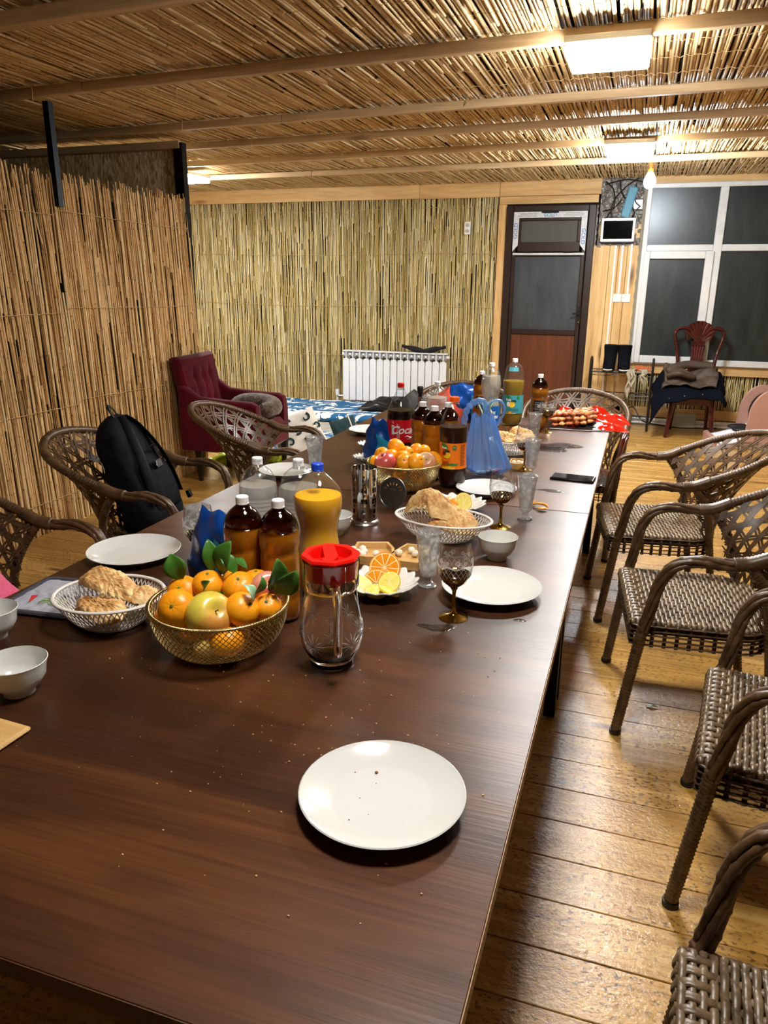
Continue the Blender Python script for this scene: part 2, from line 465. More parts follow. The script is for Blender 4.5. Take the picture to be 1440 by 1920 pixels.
order = np.linalg.norm(mid - np.array([[.05, 2.9, 2.5]]), axis=1)
reeds('reed_matting', ce, m_reed_c, P0, P1, RA, TO, BE, nodes=3, sides=6, seed=1, single=300, order=order)
# stitching twine running across the reeds
for k in range(25):
    yk = 2.0 + k * .27 + rnd.uniform(-.03, .03)
    pts = []; x = -6.8
    while x < 2.4:
        pts.append((x, yk + .012 * math.sin(x * 9 + k) + rnd.uniform(-.006, .006), 2.4975 + .006 * math.sin(x * 120)))
        x += .022
    MB().tube(pts, .0013, 3, False).build('twine', m_twine, ce)
for (x, yk, l) in ((-3.3, 3.75, .07), (-2.55, 4.0, .06), (-2.1, 4.75, .06), (-3.0, 4.75, .07), (-2.9, 5.5, .09), (-2.45, 6.2, .06), (-1.75, 2.75, .05), (-1.1, 4.75, .03)):
    MB().tube([(x, yk, 2.5), (x + .01, yk - .01, 2.5 - l * .5), (x - .012, yk + .01, 2.5 - l)], .003, 4).build('twine_end', m_twine, ce)
# battens under the reeds
for (yl, yr, w, dz) in ((.7, .62, .05, .05), (1.75, 1.62, .05, .05), (2.87, 2.62, .06, .055), (3.83, 3.62, .045, .05), (4.93, 4.74, .045, .045), (5.62, 5.47, .042, .045), (6.42, 6.24, .042, .045), (7.32, 7.2, .04, .045)):
    xs = [-6.9, -3.0 + rnd.uniform(-.5, .8), 2.5]
    for a, b in zip(xs, xs[1:]):
        ya = yl + (a + 3.6) * (yr - yl) / 3.9; yb = yl + (b + 3.6) * (yr - yl) / 3.9
        L = math.hypot(b - a, yb - ya)
        MB().box(0, L - .003, -w, 0, -dz, 0, .003).build('beam', m_beam, ce, loc=(a, ya, 2.5), rot=(0, 0, math.atan2(yb - ya, b - a)), smooth=False)

# ================================================================ lamps
m_white_pl = M('white_plastic', '#e6e6e2', .35)
m_grey_h = M('lamp_housing', '#c9c7bf', .5)
def ceiling_lamp(x0, x1, y0, y1, zt, label, col=(1, .975, .94), hb=.03, power=1.0):
    t = thing('ceiling_light', label, 'ceiling light', ((x0 + x1) / 2, (y0 + y1) / 2, zt), group='square panel lamps under the reed ceiling')
    a, b = (x1 - x0) / 2, (y1 - y0) / 2
    MB().box(-a, a, -b, b, -hb, 0, .004).build('housing', m_grey_h, t)
    m = M('lamp_glow_%d' % int(y0 * 10), (1, 1, 1), .4, emit=tuple(col), estr=PANEL_POWER * power)
    MB().box(-a + .006, a - .006, -b + .006, b - .006, -.068, -hb, .008).build('diffuser', m, t)
    return t
ceiling_lamp(-.42, -.08, 3.53, 3.87, 2.452, 'bright square panel lamp on the ceiling nearest the camera', hb=.028)
ceiling_lamp(-.385, -.045, 6.04, 6.42, 2.455, 'bright square panel lamp on the ceiling near the window wall')
ceiling_lamp(-.42, -.08, 1.05, 1.40, 2.452, 'square panel lamp on the ceiling over the near end of the table', power=.52)
ceiling_lamp(-4.52, -4.14, 6.6, 7.0, 2.455, 'bright panel lamp half hidden behind the partition post')

def hanging_bulb():
    t = thing('light_bulb', 'lit bare bulb in an orange socket hanging near the window', 'light bulb', (-.06, 6.9, 2.5))
    MB().tube([(0.005, .02, 0), (.004, .0, -.06), (0, 0, -.115)], .003, 6).build('cord', M('white_cord', '#d8d4c8', .5), t)
    sx = MB().lathe([(.004, 0), (.012, -.004), (.015, -.02), (.015, -.05), (.02, -.055), (.02, -.075), (.0, -.076)][::-1], 20, (0, 0, -.085)).build('socket', M('orange_socket', '#c85206', .4), t)
    MB().tube([(0, 0, -.085), (-.012, 0, -.07), (0, 0, -.045), (.012, 0, -.07), (0, 0, -.085)], .0025, 6).build('hook', M('orange_socket', '#e07a12'), sx)
    MB().lathe([(.0, -.125), (.02, -.122), (.036, -.108), (.045, -.085), (.046, -.07), (.04, -.045), (.028, -.02), (.018, 0), (0, .002)], 24, (0, 0, -.158)).build('bulb_globe', M('bulb_glow', (1, 1, 1), .3, emit=(.78, .9, 1), estr=BULB_POWER), t)
hanging_bulb()

# ================================================================ left partition of leaning reeds
XL = -3.40
wl = MB().box(XL - .05, XL - .02, -2.5, 5.30, 0, 1.98).build('wall_left', m_dark, smooth=False); struct(wl)
P0 = []; P1 = []; RA = []; TO = []; BE = []
for layer in range(2):
    for yy in np.arange(.2, 5.34, .0125 if layer == 0 else .024):
        z = -.0
        first = True
        while z < 2.05:
            L = .7 + r_.rand() * 1.0
            z1 = min(z + L, 2.04 + r_.rand() * .07)
            if z1 - z > .12:
                xo = XL + .012 + r_.rand() * .012 - layer * .012 + .05 * (1 - z / 2.1); xo1 = XL + .012 + r_.rand() * .012 - layer * .012 + .05 * (1 - z1 / 2.1)
                y0_ = yy + r_.randn() * .004
                P0.append((xo, y0_, z)); P1.append((xo1, y0_ + r_.randn() * .018 + (z1 - z) * -.01, z1)); RA.append(.0045 + r_.rand() * .0035); TO.append(r_.rand()); BE.append(r_.randn() * .004)
            z += L * (.9 + r_.rand() * .08)
P0, P1, RA, TO, BE = map(np.array, (P0, P1, RA, TO, BE))
order = np.abs((P0[:, 1] + P1[:, 1]) / 2 - 3.3) + 5 * (P0[:, 0] < XL)
reeds('reed_matting', wl, m_reed_l, P0, P1, RA, TO, BE, nodes=4, sides=5, seed=2, single=300, order=order)
for zk in (.18, .72, 1.28, 1.84):
    pts = []; yy = .3
    while yy < 5.3:
        pts.append((XL + .035 + .05 * (1 - zk / 2.1) + .003 * math.sin(yy * 150), yy, zk + .012 * math.sin(yy * 2.2) + rnd.uniform(-.003, .003) + (.03 if (yy > 3.9 and zk > .5) else 0)))
        yy += .02
    MB().tube(pts, .0022, 4, False).build('twine', m_twine, wl)
# steel posts
m_steel = M('black_steel', '#15161a', .4, .6, bump=.2)
MB().box(-.02, .02, -.02, .02, 0, .56).build('post', m_steel, wl, loc=(XL + .04, 3.93, 1.90), smooth=False)
MB().box(-.045, .03, -.03, .03, 0, 2.46).build('post', m_steel, wl, loc=(XL + .0, 5.34, 0), smooth=False)
# strand board wall seen above the partition
wb = MB().box(-6.9, XL - .03, 5.38, 5.40, 0, 2.46).build('wall_strand_board', m_osb, smooth=False); struct(wb)
wb.name = 'wall_partition'
MB().box(XL - 2.0, XL + .01, 5.30, 5.36, 2.42, 2.47).build('beam', m_beam, wb, smooth=False)

# ================================================================ back wall
YB = 8.70
wk = MB().box(-7.0, 2.6, YB + .04, YB + .1, 0, 2.6).build('wall_back', m_dark, smooth=False); struct(wk)
P0 = []; P1 = []; RA = []; TO = []; BE = []
def mat_field(x0, x1, z0, z1, pitch, off=0.0):
    for layer in range(2):
        for x in np.arange(x0, x1, pitch if layer == 0 else pitch * 1.8):
            z = z0 - r_.rand() * .2
            while z < z1:
                L = .35 + r_.rand() * .8
                a = max(z, z0); b = min(z + L, z1)
                if b - a > .05:
                    yy = YB + .008 + r_.rand() * .012 + layer * .012 - off
                    xx = x + r_.randn() * .004
                    P0.append((xx, yy, a)); P1.append((xx + r_.randn() * .008, yy, b)); RA.append(.0040 + r_.rand() * .0028); TO.append(r_.rand()); BE.append(r_.randn() * .002)
                z += L * (.92 + r_.rand() * .06)
mat_field(-5.7, -1.60, .0, 2.37, .0115)
mat_field(-.20, 2.4, .05, .55, .0115)
P0, P1, RA, TO, BE = map(np.array, (P0, P1, RA, TO, BE))
reeds('reed_matting', wk, m_reed_b, P0, P1, RA, TO, BE, nodes=2, sides=4, seed=3)
for zk in (.22, .62, 1.2, 1.78, 2.26):
    pts = []; x = -5.7
    while x < -1.61:
        pts.append((x, YB - .003, zk + .01 * math.sin(x * 2) + rnd.uniform(-.004, .004))); x += .04
    MB().tube(pts, .0025, 4, False).build('twine', m_twine, wk)
# timber boards
def board(x0, x1, z0, z1, mat, y0=YB - .03, y1=YB + .01, par=wk):
    return MB().box(x0, x1, y0, y1, z0, z1, .004).build('board', mat, par, smooth=False)
board(-5.7, -2.5, 2.365, 2.52, m_pine); board(-2.497, -1.60, 2.36, 2.515, m_pine); board(-1.597, -.54, 2.365, 2.52, m_pine)
board(-1.597, -.56, 2.285, 2.362, m_pine, YB - .022); board(-1.60, -1.515, 0, 2.283, m_pine_z, YB - .025)
for x0, x1 in ((-.575, -.405), (-.402, -.315), (-.312, -.225), (-.222, -.105)):
    board(x0, x1, 0, 1.86, m_pine_z, YB - .02)
board(-.53, -.10, 1.93, 2.07, m_pine, YB - .02)
board(-.10, 2.4, 2.445, 2.52, m_pine, YB - .04); board(-.12, 2.4, .555, .655, m_pine, YB - .03); board(-.2, 2.4, .08, .185, m_pine, YB - .02)
# crumpled silver plastic over the wall beside the window
def crump(u, v):
    n = math.sin(u * 19 + 3 * math.sin(v * 13)) * math.sin(v * 23 + 2 * math.sin(u * 11)) + .6 * math.sin(u * 41 + v * 37)
    return (-.54 + .46 * u, YB - .012 - .016 * n, 1.84 + .68 * v)
MB().grid(crump, 30, 36).build('plastic_sheet', M('silver_plastic', '#75706a', .22, .35, bump=.8, bscale=30, bdist=.02), wk, angle=180)
for pth in (((-1.51, 2.27), (-1.50, 1.6), (-1.515, .9), (-1.50, .02)),):
    MB().grid(lambda u, v: (-1.516 + .018 * u + .006 * math.sin(v * 40), YB - .015 - .01 * math.sin(u * 3 + v * 60), .02 + 2.25 * v), 3, 60).build('plastic_sheet', MATS['silver_plastic'], wk, angle=180)
MB().grid(lambda u, v: (-.575 + .02 * u + .006 * math.sin(v * 40), YB - .012 - .008 * math.sin(u * 3 + v * 70), 1.84 + .42 * v), 3, 24).build('plastic_sheet', MATS['silver_plastic'], wk, angle=180)
# cables and blue foam behind the monitor
m_cable = M('black_cable', '#0c0c0e', .4)
for k, p in enumerate((((-.5, 2.48), (-.42, 2.4), (-.4, 2.25), (-.47, 2.12), (-.5, 1.98)), ((-.36, 2.49), (-.33, 2.36), (-.2, 2.2), (-.22, 2.1), (-.27, 2.05)), ((-.18, 2.5), (-.3, 2.42), (-.4, 2.3), (-.42, 2.18), (-.38, 2.08)), ((-.14, 2.24), (-.19, 2.18), (-.24, 2.06)), ((-.5, 2.45), (-.3, 2.49), (-.12, 2.46)), ((-.33, 2.3), (-.4, 2.22), (-.5, 2.2)), ((-.2, 2.46), (-.2, 2.3), (-.15, 2.24)))):
    MB().tube(catmull([(x, YB - .045 - .01 * (k % 3), z) for x, z in p], 6), .006, 6).build('cable', m_cable, wk)
o = MB().box(-.045, .045, -.02, .0, 0, .30, .012).build('foam_offcut', M('blue_foam', '#5d92a8', .6), loc=(-.285, YB - .055, 2.13), rot=(0, .22, 0))
tag(o, 'pale blue foam strip tucked behind the wall monitor', 'foam')

# cable trunking, switches, sockets
for x, z0, z1, tag_l in ((-.345, .0, 1.86, 'longest, leftmost'), (-.275, 1.37, 1.86, 'middle, ending at the left switch'), (-.185, 1.37, 1.87, 'rightmost, ending at the right switch')):
    o = MB().box(-.009, .009, -.01, 0, 0, z1 - z0, .001).build('cable_trunking', m_white_pl, loc=(x, YB - .022, z0), smooth=False)
    tag(o, 'white cable trunking on the pine boards, %s' % tag_l, 'trunking')
def plate_dev(name, x, z, w, h, label, cat, kind):
    t = thing(name, label, cat, (x, YB - .022, z))
    MB().box(-w / 2, w / 2, -.012, 0, -h / 2, h / 2, .003).build('face_plate', m_white_pl, t)
    if kind == 'switch': MB().box(-w * .36, w * .36, -.017, -.011, -h * .36, h * .36, .002).build('rocker', m_white_pl, t)
    if kind == 'socket':
        for dz in (-.03, .03):
            s_ = MB().lathe([(.0, 0), (.018, 0), (.02, .004), (.02, .008), (0, .008)], 16).build('socket_well', M('socket_grey', '#b9b7b0', .5), t, loc=(0, -.012, dz), rot=(PI / 2, 0, 0))
            for dx in (-.008, .008): MB().lathe([(0, 0), (.0028, 0), (.0028, .003), (0, .003)], 8).build('pin_hole', m_dark, s_, loc=(dx, 0, .008))
    return t
plate_dev('light_switch', -.285, 1.33, .085, .085, 'left of the two white switches on the pine boards', 'switch', 'switch')
plate_dev('light_switch', -.195, 1.33, .085, .085, 'right of the two white switches on the pine boards', 'switch', 'switch')
plate_dev('junction_box', -.165, 2.255, .09, .09, 'square white junction box above the wall monitor by the window', 'junction box', 'box')
plate_dev('wall_socket', -1.94, 2.05, .07, .13, 'white double wall socket set high on the reed wall', 'socket', 'socket')

# video panel
t = thing('wall_monitor', 'white framed monitor with a dark screen between door and window', 'monitor', (-.34, YB - .055, 2.01), rot=(.03, 0, 0))
MB().box(-.17, .17, -.02, .02, -.115, .115, .006).build('frame', m_white_pl, t)
MB().box(-.145, .145, -.023, -.018, -.088, .09, .002).build('screen', M('black_screen', '#05060a', .06), t)
MB().box(-.15, .15, -.005, .02, -.13, -.115, .003).build('bracket', m_steel, t)

# ================================================================ door
m_pvc_br = M('brown_pvc', '#2b1d17', .35)
m_film = M('protective_film', '#cfd2d2', .4, c2='#bcc0c2', nscale=30)
def pane_mat(name, a, b, rough=.18, sc=(2, 2, .6), drip=.35):
    t = NT(name); v = t.coords(sc)
    c = t.ramp(t.noise(v, 3, 5, .6, .6), [(.3, a), (.7, b)])
    dr = t.noise(t.coords((60, 60, 2.2)), 1.0, 4, .6)
    c = t.mix(drip, c, t.ramp(dr, [(.42, (.45, .45, .45)), (.6, (1, 1, 1))]), 'MULTIPLY')
    t.set(Base_Color=c, Roughness=rough); t.bump(t.noise(t.coords((150, 150, 120)), 1, 2), .25, .002)
    MATS[name] = t.m; return t.m
m_pane_d = pane_mat('misted_door_pane', '#34383b', '#484d51', .3, drip=.08)
m_pane_w = pane_mat('misted_window_pane', '#1a2024', '#303835', .3, drip=.25)
m_blue_ink = M('blue_ink', '#2e63a8', .5)
m_black_ink = M('dark_ink', '#2a2c33', .5)
dr = thing('door', 'brown glazed plastic door with protective film on its top vent window', 'door', (-1.5, YB - .02, 0)); dr.name = 'door_1'; dr['kind'] = 'structure'; del dr['category']
W, Hd = .93, 2.262
def fr(name, x0, x1, z0, z1, mat, y0=-.05, y1=.04, b=.006, par=dr): return MB().box(x0, x1, y0, y1, z0, z1, b).build(name, mat, par)
fr('door_frame', 0, .07, 0, Hd, m_pvc_br); fr('door_frame', W - .075, W, 0, Hd, m_pvc_br); fr('door_frame', .07, W - .075, Hd - .06, Hd, m_pvc_br)
fr('stile', .075, .115, .02, 2.195, m_pvc_br, -.065, .02); fr('stile', W - .12, W - .08, .02, 2.195, m_pvc_br, -.065, .02)
fr('rail', .115, W - .12, .93, .985, m_pvc_br, -.065, .02); fr('rail', .115, W - .12, 1.755, 1.785, m_pvc_br, -.065, .02); fr('rail', .115, W - .12, .02, .12, m_pvc_br, -.065, .02)
fr('door_pane', .113, W - .118, .983, 1.757, m_pane_d, -.03, -.022, 0)
fr('lower_panel', .1, W - .1, .12, .935, wood('walnut_panel', [(.3, '#4a2413'), (.6, '#6d3a1f'), (.8, '#7f4a2a')], 'Z', 12, .4, None, 0), -.045, -.02, .003)
# film covered vent frame: trapezoid strips
fm = MB()
fm.box(.078, W - .085, -.069, -.064, 2.14, 2.20); fm.build('film_strip', m_film, dr, smooth=False)
MB().add([(.078, -.069, 2.14), (.135, -.069, 2.14), (.135, -.069, 1.865), (.078, -.069, 1.80), (.078, -.064, 2.14), (.135, -.064, 2.14), (.135, -.064, 1.865), (.078, -.064, 1.80)], [(0, 3, 2, 1), (4, 5, 6, 7), (0, 1, 5, 4), (1, 2, 6, 5), (2, 3, 7, 6), (3, 0, 4, 7)]).build('film_strip', m_film, dr, smooth=False)
MB().add([(.788, -.069, 2.14), (.845, -.069, 2.14), (.845, -.069, 1.80), (.788, -.069, 1.865), (.788, -.064, 2.14), (.845, -.064, 2.14), (.845, -.064, 1.80), (.788, -.064, 1.865)], [(0, 3, 2, 1), (4, 5, 6, 7), (0, 1, 5, 4), (1, 2, 6, 5), (2, 3, 7, 6), (3, 0, 4, 7)]).build('film_strip', m_film, dr, smooth=False)
fr('film_strip', .085, W - .09, 1.765, 1.787, m_film, -.072, -.064, .001)
fr('vent_frame', .135, .788, 2.11, 2.14, m_pvc_br, -.075, -.03); fr('vent_frame', .135, .788, 1.80, 1.895, m_pvc_br, -.072, -.03, .003)
fr('vent_frame', .135, .165, 1.895, 2.11, m_pvc_br, -.075, -.03); fr('vent_frame', .755, .788, 1.895, 2.11, m_pvc_br, -.075, -.03)
fr('vent_pane', .16, .76, 1.89, 2.115, M('vent_pane', '#53534f', .2), -.045, -.04, 0)
fr('vent_latch', .37, .55, 2.185, 2.205, m_dark, -.085, -.066); 
for x in (.2, .62): fr('hinge', x, x + .1, 1.785, 1.80, m_dark, -.08, -.066, .002)
text_flat('GOLD', .05, m_blue_ink, dr, (.46, -.071, 2.165), (PI / 2, 0, 0))
text_flat('GOLD', .058, m_blue_ink, dr, (.106, -.071, 2.01), (PI / 2, -PI / 2, 0))
text_flat('GOLD', .058, m_blue_ink, dr, (.816, -.071, 1.95), (PI / 2, PI / 2, 0))
pr = MB()
for zz in (2.152, 2.163, 2.174, 2.185):
    for (a, b) in ((.12, .33), (.6, .82)):
        pr.box(a + .02 * (zz > 2.17), b - .01, -.0702, -.0695, zz, zz + .0022)
pr.build('printed_lines', m_black_ink, dr, smooth=False)
h = fr('door_handle', W - .16, W - .085, 1.155, 1.172, m_dark, -.115, -.10, .004); fr('handle_plate', W - .105, W - .075, 1.05, 1.24, m_dark, -.075, -.063, .003)
MB().lathe([(.0, 0), (.01, 0), (.01, .03), (0, .03)], 12).build('handle_stem', m_dark, dr, loc=(W - .09, -.07, 1.164), rot=(PI / 2, 0, 0))
MB().lathe([(.0, 0), (.009, 0), (.009, .012), (0, .012)], 12).build('keyhole', M('brass', '#b8a06a', .3, 1), dr, loc=(W - .09, -.075, 1.075), rot=(PI / 2, 0, 0))

# ================================================================ window
m_pvc = M('white_pvc', '#d2d3d2', .35, c2='#b5b6b3', nscale=6, lo=.55, hi=.8)
wn = thing('window', 'large white plastic window with misted panes', 'window', (-.085, YB - .02, 0)); wn.name = 'window_1'; wn['kind'] = 'structure'; del wn['category']
def fw(name, x0, x1, z0, z1, mat=m_pvc, y0=-.05, y1=.03, b=.006): return MB().box(x0, x1, y0, y1, z0, z1, b).build(name, mat, wn)
fw('window_frame', 0, .05, .655, 2.445); fw('window_frame', .05, 2.3, 2.40, 2.445); fw('window_frame', .05, 2.3, .655, .72); fw('window_frame', 2.25, 2.3, .72, 2.4)
fw('mullion', .685, .765, .72, 2.40); fw('mullion', 1.55, 1.63, .72, 2.40)
fw('transom', .05, .685, 1.80, 1.862); fw('transom', .765, 1.55, 1.80, 1.862); fw('transom', 1.63, 2.25, 1.80, 1.862)
# opening sash
fw('sash', .03, .09, .67, 1.80, m_pvc, -.075); fw('sash', .62, .70, .67, 1.80, m_pvc, -.075); fw('sash', .09, .62, 1.725, 1.80, m_pvc, -.075); fw('sash', .09, .62, .67, .745, m_pvc, -.075)
fw('window_pane', .085, .625, .74, 1.73, m_pane_w, -.035, -.028, 0); fw('window_pane', .045, .69, 1.855, 2.405, m_pane_w, -.02, -.012, 0)
fw('window_pane', .76, 1.555, .715, 1.805, m_pane_w, -.02, -.012, 0); fw('window_pane', .76, 1.555, 1.855, 2.405, m_pane_w, -.02, -.012, 0)
fw('window_pane', 1.625, 2.255, .715, 1.805, m_pane_w, -.02, -.012, 0); fw('window_pane', 1.625, 2.255, 1.855, 2.405, m_pane_w, -.02, -.012, 0)
fw('handle_plate', .65, .672, .98, 1.06, m_white_pl, -.085, -.072, .003)
MB().tube(catmull([(.661, -.085, 1.04), (.661, -.115, 1.03), (.661, -.118, .97), (.66, -.112, .9)], 5), .008, 8).build('window_handle', m_white_pl, wn)
MB().grid(lambda u, v: (-.03 + .035 * u + .004 * math.sin(v * 90), -.02 - .012 * math.sin(v * 70 + u * 3), .66 + 1.75 * v), 3, 70).build('sealing_foam', M('dirty_foam', '#8d8674', .8), wn, angle=180)

# pipe along the foot of the wall
for i, (z, r) in enumerate(((.055, .022), (.02, .018))):
    o = MB().tube([(-.6 + .0 * i, YB - .06, z), (2.4, YB - .06, z)], r, 12).build('heating_pipe', m_white_pl)
    tag(o, ('upper' if i == 0 else 'lower') + ' of two white heating pipes along the foot of the window wall', 'pipe')

# remaining walls
wr = MB().box(2.5, 2.6, -2.6, 8.8, 0, 2.6).build('wall_right', M('wall_far_reed', '#a98d5a', .7), smooth=False); struct(wr)
wf = MB().box(-7.0, 2.6, -2.6, -2.5, 0, 2.6).build('wall_front', M('wall_far_reed2', '#a8844e', .7), smooth=False); struct(wf)
wo = MB().box(-7.0, -6.9, -2.6, 8.8, 0, 2.6).build('wall_outer', MATS['wall_far_reed2'], smooth=False); struct(wo)
# ================================================================ tables
def table_mat(name='walnut_laminate'):
    t = NT(name); v = t.coords((.4, 3.2, 1))
    n1 = t.noise(v, 1.1, 5, .55, 1.6)
    c = t.ramp(n1, [(.25, '#2c190f'), (.42, '#382012'), (.55, '#452815'), (.68, '#5c361a'), (.8, '#3c2314')])
    f = t.noise(t.coords((2.2, 170, 1)), 1.0, 3, .6)
    c = t.mix(.55, c, t.ramp(f, [(.35, (.5, .45, .42)), (.6, (1, 1, 1))]), 'MULTIPLY')
    st = t.noise(t.coords((1, 1, 1)), 5, 4)
    t.set(Base_Color=c, Roughness=t.ramp(st, [(.3, (.31, .31, .31)), (.7, (.37, .37, .37))]))
    t.b.inputs['Specular IOR Level'].default_value = .32
    t.bump(f, .28, .0012); return t.m
m_table = table_mat()
m_edge = M('edge_band', '#a88452', .5, c2='#8a6a3e', nscale=20)
m_edge_d = M('edge_band_dark', '#4a2c18', .5)
def table(y0, y1, label, x0=-1.412, x1=-.108):
    t = thing('dining_table', label, 'table', ((x0 + x1) / 2, (y0 + y1) / 2, 0), group='long tables pushed end to end')
    a, b = (x1 - x0) / 2, (y1 - y0) / 2
    MB().box(-a, a, -b, b, .724, .75, .0012).build('tabletop', m_table, t, smooth=False)
    MB().box(a, a + .0012, -b, b, .7245, .7492).build('edge_strip', m_edge, t, smooth=False, label='pale side edge band')
    MB().box(-a, a, -b - .0012, -b, .7245, .7492).build('edge_strip', m_edge_d, t, smooth=False)
    m = m_steel
    for sx in (-1, 1): MB().box(sx * (a - .07) - .015, sx * (a - .07) + .015, -b + .05, b - .05, .69, .724).build('frame_rail', m, t, smooth=False)
    for sy in (-1, 1): MB().box(-a + .055, a - .055, sy * (b - .06) - .015, sy * (b - .06) + .015, .69, .724).build('frame_rail', m, t, smooth=False)
    for sx in (-1, 1):
        for sy in (-1, 1):
            MB().box(sx * (a - .07) - .02, sx * (a - .07) + .02, sy * (b - .06) - .02, sy * (b - .06) + .02, 0, .69, .002).build('leg', m, t, smooth=False)
    return t
table(.50, 2.508, 'nearest dark walnut table, with the single crumbed plate in front')
table(2.514, 4.30, 'farther dark walnut table, with the phone and blue bag on it')
# crumbs and drops on the table
cr = MB(); r2 = random.Random(4)
for k in range(150):
    x = r2.uniform(-1.0, -.15) if k % 3 else r2.gauss(-.5, .12); yv = r2.uniform(.6, 1.5) if k % 3 else r2.gauss(1.0, .1)
    s_ = r2.uniform(.0006, .0017)
    cr.sphere((x, yv, .75 + s_ * .6), s_, 1.3, 1, .8, 5, 4)
o = cr.build('crumbs', M('crumb', '#d3a76b', .8)); o['kind'] = 'stuff'; tag(o, 'bread crumbs scattered over the near table', 'crumbs')
def puddle(name, cx, cy, rx, ry, label, seed):
    q = random.Random(seed); ph = [q.uniform(0, 6) for _ in range(4)]
    mb = MB().lathe([(0, 0.0014), (.6, .0013), (.93, .0008), (1, .0001)], 40, (cx, cy, .75), mod=lambda a, z: (1 + .22 * math.sin(2 * a + ph[0]) + .16 * math.sin(3 * a + ph[1]) + .1 * math.sin(5 * a + ph[2])) , sx=rx, sy=ry)
    o = mb.build(name, film('water_film', (.8, .8, .8)), angle=180); tag(o, label, 'spill'); return o
puddle('water_spill', -.37, 1.50, .035, .022, 'small water spill in front of the nearest gold-stemmed wine glass', 1)
puddle('water_spill', -.34, 3.55, .12, .10, 'large wet smear on the far table before the skewers', 2)
puddle('water_spill', -.2, 1.60, .012, .01, 'tiny drop beside the plate near the right table edge', 3)
puddle('water_spill', -.26, 2.76, .05, .02, 'thin wet streak between phone and orange peel', 5)

# ================================================================ wicker armchair
def wicker(name, a, b, rough=.38, scl=70):
    t = NT(name); v = t.coords((1, 1, 1))
    c = t.ramp(t.noise(v, 24, 4, .6), [(.3, a), (.68, b)])
    c = t.mix(.45, c, t.ramp(t.noise(t.coords((160, 160, 160)), 1, 2), [(.35, (.55, .5, .45)), (.6, (1, 1, 1))]), 'MULTIPLY')
    t.set(Base_Color=c, Roughness=rough); t.bump(t.noise(v, 240, 2), .18, .001); MATS[name] = t.m; return t.m
m_wk = wicker('wicker_strand', '#3b2917', '#6a4f33')
m_wk2 = wicker('wicker_seat_strand', '#51402b', '#836d50', .36)
m_wkd = M('wicker_base', '#2c1f13', .6)
RIMP = [(.335, -.295, .675), (.43, -.305, .712), (.54, -.30, .757), (.65, -.245, .803), (.725, -.13, .834), (.75, 0, .845), (.725, .13, .834), (.65, .245, .803), (.54, .30, .757), (.43, .305, .712), (.335, .295, .675)]
